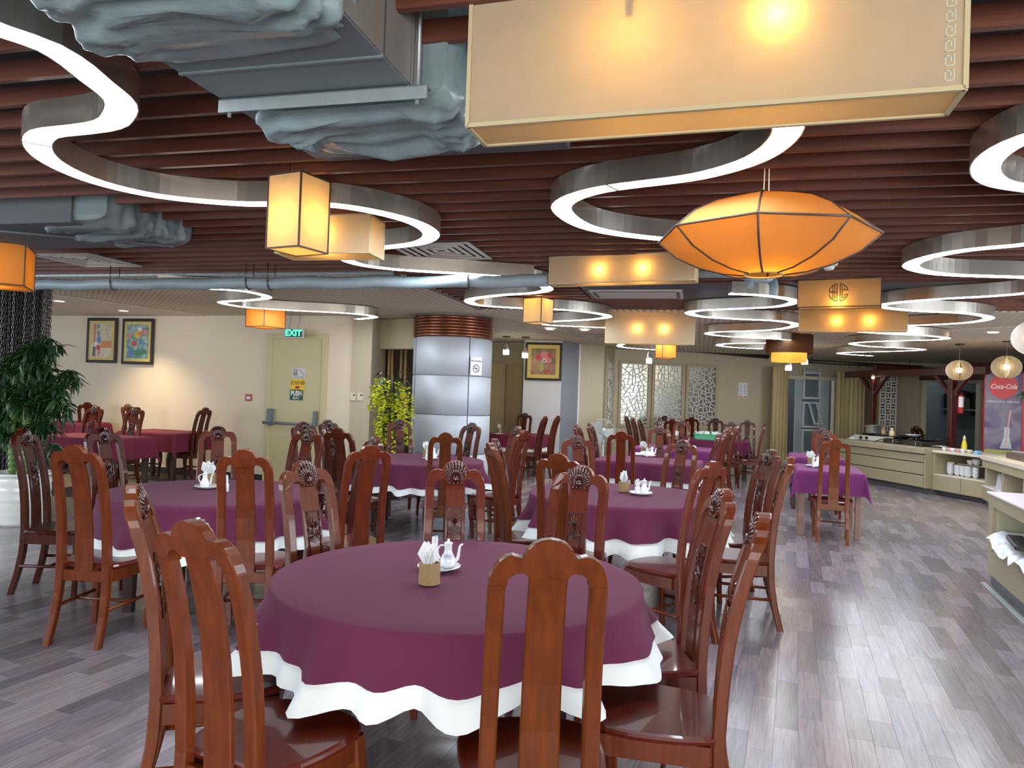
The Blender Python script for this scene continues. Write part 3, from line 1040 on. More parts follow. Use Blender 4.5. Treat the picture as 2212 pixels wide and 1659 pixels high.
def chair_meshes():
    R = {}
    # seat: rounded board, wider towards the front
    half = [(0.0, .235), (.07, .232), (.13, .220), (.18, .190), (.212, .140), (.222, .07), (.218, -.02), (.205, -.10), (.185, -.165), (.172, -.195)]
    out = half + [(-x, y) for x, y in reversed(half[1:])]
    def ring(ins, z):
        return [(x * (1 - ins / .22), y * (1 - ins / .22), z) for x, y in out]
    m = MB().loft([ring(.012, .424), ring(.002, .430), ring(0, .440), ring(.004, .449), ring(.014, .453)], True, True, False)
    R['seat'] = m.mesh('seat', 'wood_seat')
    # apron under the seat
    m = MB()
    for s in (-1, 1):
        m.prism([(s * .195, .15), (s * .180, -.18), (s * .158, -.18), (s * .172, .15)], 'z', .355, .424)
    m.prism([(-.19, .178), (-.1, .203), (0, .208), (.1, .203), (.19, .178), (.18, .158), (.1, .182), (0, .187), (-.1, .182), (-.18, .158)], 'z', .36, .424)
    R['seat_apron'] = m.mesh('seat_apron', 'wood')
    # rear legs running up into the back posts
    for s, nm in ((-1, 'pl'), (1, 'pr')):
        rings = []
        for i in range(19):
            z = 1.012 * i / 18
            w = .036 + .010 * min(1, z / .4); d = .042
            xc = s * (.132 + .014 * (1 - z) + .02 * max(0, .35 - z))
            y = yb(z)
            b = .006
            rings.append([(xc + px * w / 2 + qx * b, y + py * d / 2 + qy * b, z) for px, py, qx, qy in
                          ((-1, -1, 1, 0), (1, -1, -1, 0), (1, -1, 0, 1), (1, 1, 0, -1), (1, 1, -1, 0), (-1, 1, 1, 0), (-1, 1, 0, -1), (-1, -1, 0, 1))])
        R[nm] = MB().loft(rings, True, True, False).mesh('back_post', 'wood')
    # crest rail
    outer = [(0, 0), (.022, -.003), (.042, -.012), (.056, -.026), (.064, -.041), (.070, -.050), (.080, -.047), (.096, -.043), (.113, -.047), (.130, -.060), (.143, -.080), (.151, -.105), (.155, -.132)]
    inner = [(.109, -.132), (.106, -.113), (.097, -.101), (.083, -.094), (.066, -.092), (.056, -.096), (.050, -.108)]
    R2 = outer + inner
    poly = R2 + [(-x, z) for x, z in reversed(R2[1:])]
    poly = [(x, CH + z) for x, z in poly]
    m = MB(); n = len(poly)
    c = (0, CH - .065)
    def lay(dy, ins):
        return [(c[0] + (x - c[0]) * (1 - ins * .5), yb(z) + dy, c[1] + (z - c[1]) * (1 - ins)) for x, z in poly]
    lays = [lay(-.021, .05), lay(-.016, 0), lay(.016, 0), lay(.021, .05)]
    m.loft(lays, True, True, False)
    R['crest_rail'] = m.mesh('crest_rail', 'wood')
    # shell carved on the front of the crest
    m = MB()
    zc = CH - .100
    for i in range(13):
        a = radians(-78 + 156 * i / 12)
        L1 = .100 - .016 * (abs(a) / 1.36) ** 2
        p0 = (sin(a) * .020, yb(zc) + .022, zc + cos(a) * .020)
        p1 = (sin(a) * L1 * .62, yb(zc + .05) + .028, zc + cos(a) * L1 * .62)
        p2 = (sin(a) * L1 * .80, yb(CH - .02) + .016, zc + cos(a) * L1 * .99)
        m.tube([p0, p1, p2], [.004, .0078, .0072], 6)
    m.sphere((0, yb(zc) + .024, zc + .008), .019, 8, 6, sc=(1, .5, 1))
    for k in range(4):
        m.sphere((-.03 + k * .02, yb(zc) + .022, zc - .014), .010, 6, 5, sc=(1, .6, .8))
    R['shell_carving'] = m.mesh('shell_carving', 'wood_carve')
    # splat
    rings = []
    for i in range(16):
        z = .385 + (CH - .108 + .004 - .385) * i / 15
        w = .112 - .012 * i / 15; d = .018; y = yb(z) + .0 * z
        rings.append([(px * w / 2, y + py * d / 2, z) for px, py in ((-1, -.6), (-.92, -1), (.92, -1), (1, -.6), (1, .6), (.92, 1), (-.92, 1), (-1, .6))])
    R['back_splat'] = MB().loft(rings, True, True, False).mesh('back_splat', 'wood')
    # carved panel on the splat
    m = MB()
    z0, z1, hw = .67, .905, .038
    f = lambda z: yb(z) + .0095
    for x0, x1, a, b in ((-hw, hw, z1 - .008, z1), (-hw, hw, z0, z0 + .008), (-hw, -hw + .006, z0, z1), (hw - .006, hw, z0, z1)):
        n_ = 6 if b - a > .1 else 1
        for i in range(n_):
            za, zb = a + (b - a) * i / n_, a + (b - a) * (i + 1) / n_
            m.box(((x0 + x1) / 2, f((za + zb) / 2) + .002, (za + zb) / 2), (x1 - x0, .006, zb - za))
    zc = .787
    for rr in (.031, .022, .013):
        rings = []
        for j in range(17):
            th = 2 * pi * j / 16
            rings.append([((rr + .0032 * cos(a)) * cos(th), f(zc) + .002 + .004 * sin(a), zc + (rr + .0032 * cos(a)) * sin(th)) for a in (0, pi / 3, 2 * pi / 3, pi)])
        m.loft(rings, False, False, True)
    m.sphere((0, f(zc) + .002, zc), .006, 6, 5)
    for sz in (-1, 1):
        for k in range(5):
            a = radians(-60 + 30 * k)
            p0 = (0, f(zc) + .003, zc + sz * .036); p1 = (sin(a) * .022, f(zc) + .006, zc + sz * (.038 + .035 * cos(a))); p2 = (sin(a) * .030 + .004 * sz, f(zc) + .002, zc + sz * (.040 + .062 * cos(a)))
            m.tube([p0, p1, p2], [.003, .0045, .002], 5)
    R['splat_carving'] = m.mesh('splat_carving', 'wood_carve')
    # front legs, lightly curved
    for s, nm in ((-1, 'fl'), (1, 'fr')):
        rings = []
        for i in range(10):
            t = i / 9; z = .424 * (1 - t)
            w = .050 - .016 * t + .006 * sin(t * pi * 2); off = .010 * sin(t * pi * 1.5)
            xc = s * (.172 + off * .6 + .004 * t); yc = .165 + off
            rings.append([(xc + px * w / 2, yc + py * w / 2, z) for px, py in ((-1, -.7), (-.7, -1), (.7, -1), (1, -.7), (1, .7), (.7, 1), (-.7, 1), (-1, .7))])
        R[nm] = MB().loft(rings, True, True, False).mesh('leg', 'wood')
    for s, nm in ((-1, 'sl'), (1, 'sr')):
        R[nm] = MB().tube([(s * .164, yb(.2) + .01, .20), (s * .178, .15, .20)], .011, 6).mesh('stretcher', 'wood')
    R['sc'] = MB().tube([(-.172, -.02, .20), (.172, -.02, .20)], .010, 6).mesh('stretcher', 'wood')
    m = MB().bbox((0, yb(.40), .385), (.30, .022, .062), .003)
    R['rear_rail'] = m.mesh('rear_rail', 'wood')
    return R


CM = chair_meshes()


def make_chair_proto():
    t = thing('dining_chair', 'x', 'chair')
    for k, nm in (('seat', 'seat'), ('seat_apron', 'seat_apron'), ('pl', 'back_post'), ('pr', 'back_post'), ('fl', 'leg'), ('fr', 'leg'),
                  ('sl', 'stretcher'), ('sr', 'stretcher'), ('sc', 'stretcher'), ('rear_rail', 'rear_rail')):
        link(nm, CM[k], t)
    c = link('crest_rail', CM['crest_rail'], t); link('shell_carving', CM['shell_carving'], c)
    c = link('back_splat', CM['back_splat'], t); link('splat_carving', CM['splat_carving'], c)
    return t


proto = make_chair_proto()
used = [False]
crng = random.Random(21)


def chair_at(pos, rz, label, group, tint=1.0):
    if not used[0]:
        t = proto; used[0] = True
    else:
        t = copy_tree(proto)
    t.location = (pos.x, pos.y, 0); t.rotation_euler = (0, 0, rz)
    tag(t, label, 'chair', group)
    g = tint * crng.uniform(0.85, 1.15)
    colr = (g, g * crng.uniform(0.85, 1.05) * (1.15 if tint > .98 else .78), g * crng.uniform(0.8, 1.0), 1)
    for ch in t.children:
        ch.color = colr
        for c2 in ch.children: c2.color = colr
    return t


# ================================================================== TABLES
def round_cloth(r, ztop, drop, flare, k, seed, ref, inset=0.0):
    """ref: length over which the folds open, shared by the upper and the under cloth so that they nest"""
    rg = random.Random(seed)
    ph = [rg.uniform(0, 2 * pi) for _ in range(4)]
    kk = [k, k + 4, k * 2 - 1, 3]
    n = 180
    rings = []
    for rr in (0.02, r * 0.5, r * 0.85, r - 0.012):
        rings.append([(rr * cos(2 * pi * j / n), rr * sin(2 * pi * j / n), ztop) for j in range(n)])
    steps = 10
    for i in range(steps + 1):
        ring = []
        for j in range(n):
            th = 2 * pi * j / n
            w = (sin(kk[0] * th + ph[0] + .7 * sin(kk[0] * th + ph[0])) * .6 + sin(kk[1] * th + ph[1]) * .4 + sin(kk[2] * th + ph[2]) * .25)
            dz = drop * i / steps * (1 + .05 * sin(kk[3] * th + ph[3]) + .05 * w)
            t = dz / ref
            rr = r + .003 - inset + flare * (.2 * t + .8 * t * t / (1 + .35 * t)) * (0.8 + .85 * w * min(1, t * 1.4))
            ring.append((rr * cos(th), rr * sin(th), ztop - .006 - dz))
        rings.append(ring)
    m = MB().loft(rings, True, False, True)
    b = len(m.v); m.v.append((0, 0, ztop))
    for j in range(n):
        m.f.append([b, j, (j + 1) % n]); m.sm.append(True); m.mi.append(0)
    return m


TOP = 0.745
TDESC = {}


def round_table(key, c, r, desc, purple, seed, pd=.20, wd=.31):
    t = thing('round_table', 'dark legs and top of the ' + desc, 'table', (c[0], c[1], 0), 0, 'round dining tables')
    MB().lathe([(r - .03, TOP - .04), (r - .012, TOP - .034), (r - .012, TOP - .012), (r - .02, TOP - .009)], 48).build('table_top', 'table_leg', t)
    for sx, sy in ((-1, -1), (1, -1), (1, 1), (-1, 1)):
        m = MB(); q = r * .52
        m.loft([[(sx * q + a * w, sy * q + b * w, z) for a, b in ((-1, -1), (1, -1), (1, 1), (-1, 1))] for z, w in ((0, .028), (.3, .034), (TOP - .04, .038))], True, True, False)
        m.build('leg', 'table_leg', t)
    m = MB()
    for a in range(4):
        ang = a * pi / 2; q = r * .52
        m.box((q * cos(ang) if a % 2 == 0 else 0, q * sin(ang) if a % 2 else 0, TOP - .085), (.025 if a % 2 == 0 else 2 * q, 2 * q if a % 2 == 0 else .025, .08))
    m.build('table_apron', 'table_leg', t)
    o = round_cloth(r - .004, TOP - .004, wd, .08, 12, seed, pd, .004).build('tablecloth', 'white_cloth', None, (c[0], c[1], 0))
    tag(o, 'white undercloth with wavy hem on the ' + desc, 'tablecloth', 'white round undercloths')
    o = round_cloth(r, TOP + .001, pd, .08, 12, seed, pd).build('tablecloth', purple, None, (c[0], c[1], 0))
    tag(o, 'purple tablecloth with wavy hem on the ' + desc, 'tablecloth', 'purple round tablecloths')
    TDESC[key] = (Vector((c[0], c[1], 0)), desc)


def square_cloth(hx, hy, ov, ztop, seed, fold=.02, ref=None, inset=0.0):
    ref = ref or ov
    rg = random.Random(seed)
    p1, p2 = rg.uniform(0, 6), rg.uniform(0, 6)
    n = 56
    Lx, Ly = hx + ov, hy + ov
    vs = []
    for i in range(n + 1):
        for j in range(n + 1):
            s = -Lx + 2 * Lx * i / n; t = -Ly + 2 * Ly * j / n
            ex = max(0, abs(s) - hx); ey = max(0, abs(t) - hy)
            x = max(-hx, min(hx, s)); y = max(-hy, min(hy, t))
            sx = 1 if s > 0 else -1; sy = 1 if t > 0 else -1
            if ex == 0 and ey == 0:
                vs.append((x, y, ztop)); continue
            if ex > 0 and ey > 0:
                d = hypot(ex, ey)
                a = atan2(ey, ex)
                out = .012 - inset + .20 * d * sin(2 * a) ** 2 + .05 * d
                x += sx * (out * cos(a) + .004); y += sy * (out * sin(a) + .004)
                z = ztop - .004 - d * .98
            else:
                d = ex + ey
                al = (t if ex > 0 else s)
                out = .012 - inset + .05 * d + fold * (d / ref) * (sin(al * 19 + p1) * .6 + sin(al * 31 + p2) * .4)
                out = max(out, .008 - inset)
                if ex > 0: x += sx * out
                else: y += sy * out
                z = ztop - .004 - d
            vs.append((x, y, z))
    fs = [(i * (n + 1) + j, (i + 1) * (n + 1) + j, (i + 1) * (n + 1) + j + 1, i * (n + 1) + j + 1) for i in range(n) for j in range(n)]
    return MB().add(vs, fs, True)


def square_table(key, c, hx, hy, rz, desc, purple, seed, ov=.30, legm='table_leg', under=None, z=TOP):
    t = thing('square_table', 'square wooden legs and top of the ' + desc, 'table', (c[0], c[1], 0), rz, 'square dining tables')
    MB().bbox((0, 0, z - .02), (2 * hx - .02, 2 * hy - .02, .03), .004).build('table_top', 'table_leg', t)
    for sx, sy in ((-1, -1), (1, -1), (1, 1), (-1, 1)):
        MB().bbox((sx * (hx - .05), sy * (hy - .05), (z - .035) / 2), (.062, .062, z - .035), .004).build('leg', legm, t)
    m = MB()
    for s in (-1, 1):
        m.box((s * (hx - .05), 0, z - .075), (.02, 2 * hy - .16, .08)); m.box((0, s * (hy - .05), z - .075), (2 * hx - .16, .02, .08))
    m.build('table_apron', 'table_leg', t)
    if under:
        o = square_cloth(hx - .004, hy - .004, ov + under, z - .001, seed, .02, ov, .006).build('tablecloth', 'white_cloth', None, (c[0], c[1], 0), rz)
        tag(o, 'white undercloth below the purple one on the ' + desc, 'tablecloth', 'white square undercloths')
    o = square_cloth(hx + .006, hy + .006, ov, z + .003, seed).build('tablecloth', purple, None, (c[0], c[1], 0), rz)
    tag(o, 'purple cloth with hanging corners on the ' + desc, 'tablecloth', 'purple square tablecloths')
    TDESC[key] = (Vector((c[0], c[1], 0)), desc)


RZ = -radians(20)
round_table('T1', (-0.19, 3.06), 0.745, 'round table farthest from the lattice windows', 'purple', 1, .155, .225)
round_table('T2', (-2.08, 5.22), 0.715, 'round table by the potted bamboo', 'purple', 2, .23, .31)
round_table('T3', (-1.03, 8.25), 0.74, 'round table before the metal column', 'purple', 3, .23, .29)
round_table('T4', (0.90, 5.82), 0.73, 'round table closest to the buffet', 'purple', 4, .21, .31)
square_table('T5', (1.72, 9.15), .60, .45, RZ, 'square table by the desk fan', 'purple', 5, .2, under=.06)
square_table('T6', (2.62, 11.7), .60, .45, RZ, 'square violet table next to the basket table', 'violet', 6, .24, under=.05)
square_table('T7', (3.95, 14.75), .75, .42, RZ, 'green basket table', 'purple', 7, .25)
square_table('T8', (0.12, 14.25), .50, .42, RZ, 'square table before the painting', 'red_purple', 8, .24, under=.08)
square_table('T9', (-5.38, 11.5), .52, .36, ang_l, 'square table under the two pictures', 'red_purple', 9, .28)
square_table('T12', (-5.62, 10.05), .62, .34, ang_l, 'square table one row off the cream wall', 'red_purple', 12, .28)
square_table('T13', (-7.2, 12.15), .45, .32, ang_l, 'corner table behind the bamboo', 'red_purple', 13, .24, z=.80)
square_table('T10', (3.80, 8.83), .345, .50, RZ, 'lone table in the buffet aisle', 'violet', 10, .25, legm='old_leg')
square_table('T11', (4.52, 10.95), .345, .50, RZ, 'aisle table nearest the kiosk', 'violet', 11, .25)


def dirword(v):
    """compass of the room, told by what lies that way"""
    a = (math.degrees(atan2(v.y, v.x)) + 360) % 360
    names = ['towards the buffet', 'towards the kiosk', 'towards the lattice', 'towards the door', 'towards the bamboo', 'opposite the kiosk', 'opposite the lattice', 'opposite the door']
    return names[int(((a + 22.5) % 360) // 45)]


# crest pixel, table it belongs to, optional facing angle (degrees, direction the sitter looks, 90 = away from the camera), tint, depth override
CHAIRS = [
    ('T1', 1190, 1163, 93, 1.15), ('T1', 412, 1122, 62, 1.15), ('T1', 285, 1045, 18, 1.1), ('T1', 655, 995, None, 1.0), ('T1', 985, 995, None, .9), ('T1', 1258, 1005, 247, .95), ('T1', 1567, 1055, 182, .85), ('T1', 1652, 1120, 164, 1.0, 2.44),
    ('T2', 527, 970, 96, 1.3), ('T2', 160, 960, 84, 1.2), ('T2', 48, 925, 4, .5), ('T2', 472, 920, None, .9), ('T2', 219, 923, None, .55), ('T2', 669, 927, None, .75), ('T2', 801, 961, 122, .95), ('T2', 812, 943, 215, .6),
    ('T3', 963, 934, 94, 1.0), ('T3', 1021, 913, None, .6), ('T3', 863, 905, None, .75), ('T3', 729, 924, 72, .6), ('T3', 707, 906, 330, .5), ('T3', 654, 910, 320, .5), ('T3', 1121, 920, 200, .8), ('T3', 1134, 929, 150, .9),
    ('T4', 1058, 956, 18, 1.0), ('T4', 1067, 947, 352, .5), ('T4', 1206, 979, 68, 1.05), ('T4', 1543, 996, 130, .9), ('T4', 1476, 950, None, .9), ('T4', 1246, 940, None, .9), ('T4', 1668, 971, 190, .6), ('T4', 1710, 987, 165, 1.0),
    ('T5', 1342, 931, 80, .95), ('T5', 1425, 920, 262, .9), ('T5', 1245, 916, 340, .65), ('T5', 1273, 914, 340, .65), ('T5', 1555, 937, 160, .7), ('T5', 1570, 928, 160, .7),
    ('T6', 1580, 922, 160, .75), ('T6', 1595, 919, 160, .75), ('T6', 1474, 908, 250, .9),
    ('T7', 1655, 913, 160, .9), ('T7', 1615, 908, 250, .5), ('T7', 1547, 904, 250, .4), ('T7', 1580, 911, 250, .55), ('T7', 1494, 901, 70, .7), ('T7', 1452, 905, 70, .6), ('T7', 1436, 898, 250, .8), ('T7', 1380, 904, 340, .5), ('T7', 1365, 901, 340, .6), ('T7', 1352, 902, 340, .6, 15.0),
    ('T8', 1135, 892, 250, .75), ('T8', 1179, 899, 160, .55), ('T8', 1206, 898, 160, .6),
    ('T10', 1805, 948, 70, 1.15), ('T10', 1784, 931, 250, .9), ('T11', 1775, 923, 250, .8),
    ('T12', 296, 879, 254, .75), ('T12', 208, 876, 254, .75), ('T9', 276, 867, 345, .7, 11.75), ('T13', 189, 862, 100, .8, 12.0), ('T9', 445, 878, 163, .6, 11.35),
]
CLAB = {(963, 934): 'brown chair with plain back before the metal column, at its round table',
        (729, 924): 'dark red chair with plain back before the fire door, at the column table',
        (472, 920): 'carved chair before the cream wall at the round table by the bamboo',
        (669, 927): 'carved chair before the fire door at the round table by the bamboo',
        (1058, 956): 'brown plain-backed chair set sideways at the round table closest to the buffet',
        (1067, 947): 'dark carved chair behind a sideways brown one at the round table near the buffet',
        (1245, 916): 'carved chair nearest the metal column at the square table by the desk fan',
        (1273, 914): 'carved chair just before the desk fan at its square table',
        (707, 906): 'dark carved chair nearest the thermostats at the round table before the column',
        (654, 910): 'dark carved chair right under the push bar at the round table before the column'}
for row in CHAIRS:
    key, px, py, fa, tint = row[:5]
    p = P(px, py, CH) if len(row) < 6 else PY(px, py, row[5])
    c, desc = TDESC[key]
    if fa is None:
        f = Vector((c.x - p.x, c.y - p.y, 0)).normalized()
    else:
        f = Vector((cos(radians(fa)), sin(radians(fa)), 0))
    pos = Vector((p.x, p.y, 0)) + f * 0.33
    w = dirword(Vector((p.x - c.x, p.y - c.y, 0)))
    lab = CLAB.get((px, py), 'carved chair %s at the %s' % (w, desc))
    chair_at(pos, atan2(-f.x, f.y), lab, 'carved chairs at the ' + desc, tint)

# dark chair behind the kiosk counter
p = PY(2010, 921, 14.6)
chair_at(Vector((p.x, p.y, 0)), pi + 0.4, 'dark dining chair standing behind the kiosk stove counter', None, .25)

# ================================================================== TABLEWARE


def plate(pos, r, label, group):
    m = MB().lathe([(r * .55, 0), (r * .6, .004), (r, .016), (r, .019), (r * .62, .008), (.001, .007)], 28)
    return tag(m.build('plate', 'porcelain', None, pos), label, 'plate', group)


def teapot(pos, rz, desc, group, text=False):
    t = thing('teapot', 'slender white porcelain pot with thin spout, ' + desc, 'teapot', pos, rz, group)
    t.scale = (.78, .78, .78)
    MB().lathe([(.026, 0), (.034, .006), (.041, .028), (.041, .045), (.033, .066), (.023, .082), (.0205, .10), (.022, .128), (.024, .131)], 20).build('body', 'porcelain', t)
    m = MB().lathe([(.024, .131), (.022, .137), (.010, .141), (.006, .144), (.008, .150), (.005, .156)], 16)
    m.build('lid', 'porcelain', t)
    m = MB().tube(smoothpath([(.034, 0, .035), (.052, 0, .05), (.058, 0, .085), (.064, 0, .118), (.080, 0, .128)], 4), [.012 - .0075 * i / 16 for i in range(17)], 8)
    m.build('spout', 'porcelain', t)
    m = MB().tube(smoothpath([(-.02, 0, .12), (-.045, 0, .118), (-.058, 0, .085), (-.04, 0, .045)], 4), .005, 6)
    m.build('handle', 'porcelain', t)
    if text:
        letters('NƯỚC MẮM\nFISH SAUCE', .0085, 'ink_blue', t, (0, -.0365, .068), depth=.0004)


def shaker(pos, desc, group, picks=True):
    t = thing('toothpick_holder', 'small white porcelain holder with toothpicks, ' + desc, 'toothpick holder', pos, 0, group)
    MB().lathe([(.018, 0), (.02, .004), (.019, .05), (.018, .055), (.0155, .055), (.0155, .03)], 14).build('cup', 'porcelain', t)
    for k in range(7):
        a = k * 2.4; r = .008
        m = MB().box((r * cos(a) * 1.2, r * sin(a) * 1.2, .07), (.007, .003, .075 + .012 * (k % 3)), a)
        m.build('toothpick_sleeve', 'paper', t)


def napkin_cup(pos, desc, group, seed=1, wrap='twine'):
    rg = random.Random(seed)
    t = thing('napkin_cup', 'twine-wrapped cup of folded white napkins, ' + desc, 'cup', pos, rg.uniform(0, 3), group)
    prof = [(.036, 0), (.040, .003)]
    for i in range(14):
        z = .005 + .075 * i / 13
        prof += [(.0405, z - .0026), (.0428, z), (.0405, z + .0026)]
    prof += [(.040, .085), (.037, .085), (.036, .02)]
    MB().lathe(prof, 20).build('cup', wrap, t)
    for k in range(11):
        a = rg.uniform(-.5, .5); b = rg.uniform(-.3, .3); x = -.026 + .0052 * k; h = rg.uniform(.055, .075)
        pts = [(-.010, -.04), (.010, -.04), (.044 + .006 * a, h * .5), (.010 + .03 * a, h + .015), (-.040, h * .62)]
        m = MB().prism(pts, 'y', -.0012, .0012)
        m.xf(Matrix.Translation((x * .55, x * .3, .088)) @ Matrix.Rotation(.9 + a * 1.6, 4, 'Z') @ Matrix.Rotation(b, 4, 'X') @ Matrix.Rotation(rg.uniform(-.35, .35), 4, 'Y'))
        m.build('napkin', 'paper', t)


def set_on(desc, cup, pl, pot, tp, zt, seed, text=False, potrz=0.0):
    g = 'condiment sets on the tables'
    if pl: plate(P(*pl, zt + .003), .092, 'white saucer under the condiments, ' + desc, 'saucers on the tables')
    if pot:
        q = P(*pot, zt + .010); teapot(q, potrz, desc, 'porcelain pots on the tables', text)
    if tp:
        q = P(*tp, zt + .010); shaker(q, desc, 'toothpick holders on the tables')
    if cup:
        q = P(*cup, zt + .001); napkin_cup(q, desc, 'napkin cups on the tables', seed)


set_on('on the round table farthest from the windows', (927, 1262), (948, 1230), (967, 1226), (938, 1216), TOP + .003, 1, True, .1)
set_on('on the round table beside the potted bamboo', None, (449, 1054), (442, 1054), None, TOP + .003, 2)
q = P(488, 1062, TOP + .006); shaker(q, 'beside the saucer on the round table by the bamboo', 'toothpick holders on the tables')
q = P(452, 1046, TOP + .006); napkin_cup(q, 'on the round table by the bamboo', 'napkin cups on the tables', 5)
set_on('on the round table before the column', (921, 986), (929, 992), (937, 990), (922, 994), TOP + .003, 3)
set_on('on the middle round table by the aisle', (1347, 1063), (1384, 1068), (1391, 1067), (1376, 1067), TOP + .003, 4, False, .3)
set_on('on the square table behind the middle round one', (1390, 980), (1402, 986), (1408, 985), (1397, 986), TOP + .005, 6)
set_on('on the table against the cream wall', (409, 922), (390, 921), (385, 920), (394, 921), TOP + .005, 7)
set_on('on the table before the painting', (1078, 935), (1077, 938), None, None, TOP + .005, 8)
set_on('on the lone aisle table', (1752, 1003), (1756, 1008), (1766, 1007), (1757, 1009), TOP + .005, 9)
set_on('on the table between basket and plate tables', (1462, 950), None, None, None, TOP + .005, 10)
# green basket of cutlery packets and a steel can on the table under the lattice windows
q = P(1528, 949, TOP + .004)
t = thing('napkin_basket', 'shallow green plastic basket full of white packets below the lattice windows', 'basket', q, RZ * .5)
m = MB(); w, d, h = .26, .17, .10
for a_, b_ in (((-w, -d), (w, -d)), ((w, -d), (w, d)), ((w, d), (-w, d)), ((-w, d), (-w, -d))):
    m.add([(a_[0] * .93, a_[1] * .93, 0), (b_[0] * .93, b_[1] * .93, 0), (b_[0], b_[1], h), (a_[0], a_[1], h)], [(0, 1, 2, 3)])
m.add([(-w * .93, -d * .93, .002), (w * .93, -d * .93, .002), (w * .93, d * .93, .002), (-w * .93, d * .93, .002)], [(0, 1, 2, 3)])
m.tube([(-w, -d, h), (w, -d, h), (w, d, h), (-w, d, h), (-w, -d, h)], .009, 6)
m.build('basket', 'green_plastic', t)
rg = random.Random(4)
for k in range(22):
    m = MB().box((0, 0, 0), (.025, .012, .15)).xf(Matrix.Translation((rg.uniform(-.22, .22), rg.uniform(-.13, .13), .085)) @ Matrix.Rotation(rg.uniform(-.7, .7), 4, 'Y') @ Matrix.Rotation(rg.uniform(-.6, .6), 4, 'X'))
    m.build('packet', 'paper', t)
q = P(1556, 949, TOP + .004)
tag(MB().lathe([(.05, 0), (.055, .004), (.055, .135), (.05, .135), (.05, .02)], 18).build('steel_can', 'aluminium', None, q), 'brushed steel can next to the green basket', 'can')
# folded napkins
for (px, py, dsc) in ((1388, 984, 'white folded napkin on the square table behind the middle round one'), ):
    q = P(px, py, TOP + .006)
    m = MB()
    m.bbox((0, 0, .02), (.24, .12, .03), .012, .2).bbox((.05, .01, .045), (.12, .10, .02), .008, .5)
    tag(m.build('folded_napkin', 'paper', None, q), dsc, 'napkin')

# ================================================================== SERPENTINE LED LIGHTS
ZL = 2.498                                            # underside of the light channels
SERP = [
    ('serpentine light weaving past the silver duct and the tall square lantern',
     [(-160, 10), (-70, 38), (0, 66), (102, 100), (162, 137), (208, 176), (250, 208), (264, 231), (252, 256), (231, 271), (162, 281), (110, 286), (88, 293), (79, 312), (100, 343), (162, 376), (231, 400), (324, 421), (417, 433), (512, 440), (550, 441), (640, 441), (716, 443), (793, 454), (862, 470), (908, 486), (934, 507), (908, 525), (839, 534), (775, 541), (740, 551), (745, 560), (781, 573), (862, 583), (978, 590), (1047, 595), (1105, 599), (1150, 602)]),
    ('serpentine light curling from the big box lantern behind the saucer lantern',
     [(1560, 190), (1650, 225), (1695, 258), (1703, 285), (1666, 325), (1606, 355), (1506, 382), (1406, 395), (1306, 408), (1236, 427), (1210, 452), (1256, 487), (1331, 505), (1426, 516), (1520, 524), (1570, 534), (1590, 552), (1560, 572)]),
    ('serpentine light with the widest loops, running past the emblem lantern',
     [(2300, 275), (2212, 300), (2151, 331), (2128, 361), (2135, 382), (2160, 397), (2212, 406), (2300, 420), (2380, 450), (2390, 480), (2330, 508), (2212, 529), (2117, 537), (2024, 551), (1963, 573), (2001, 588), (2070, 595), (2212, 599), (2290, 606), (2300, 620), (2212, 634), (2140, 640), (2047, 645), (1955, 652), (1895, 661), (1955, 670), (2024, 674), (2093, 677), (2141, 687), (2093, 697), (2001, 702), (1920, 705), (1850, 710), (1845, 716), (1931, 722), (2001, 725), (2049, 731), (2001, 735), (1908, 737), (1834, 742), (1885, 749), (1958, 752), (1998, 756), (1931, 759), (1839, 761), (1811, 764), (1885, 769)]),
    ('serpentine light looping between the emblem lantern and the long cream box',
     [(1577, 635), (1648, 638), (1704, 646), (1718, 653), (1676, 663), (1592, 667), (1508, 671), (1488, 677), (1522, 685), (1609, 690), (1690, 694), (1722, 703), (1676, 712), (1620, 715), (1550, 717), (1527, 721), (1560, 726), (1620, 730), (1690, 733), (1712, 738), (1660, 741), (1600, 742), (1562, 743), (1553, 747), (1592, 751), (1648, 754)]),
    ('serpentine light above the column, wrapped around a small glowing cube',
     [(1110, 606), (1160, 612), (1186, 626), (1146, 634), (1101, 636), (1035, 643), (1012, 650), (1035, 660), (1128, 666), (1195, 668), (1269, 674), (1318, 684), (1269, 691), (1202, 694), (1172, 698), (1180, 702), (1235, 705), (1307, 708), (1400, 712), (1450, 720), (1420, 729), (1370, 736), (1336, 747), (1360, 752), (1420, 756)]),
    ('serpentine light under the cell ceiling between the pipe and the exit door',
     [(340, 617), (390, 621), (468, 625), (535, 630), (582, 643), (535, 649), (490, 651), (478, 654), (502, 660), (542, 665), (636, 671), (700, 674), (767, 678), (814, 685), (767, 690)]),
]


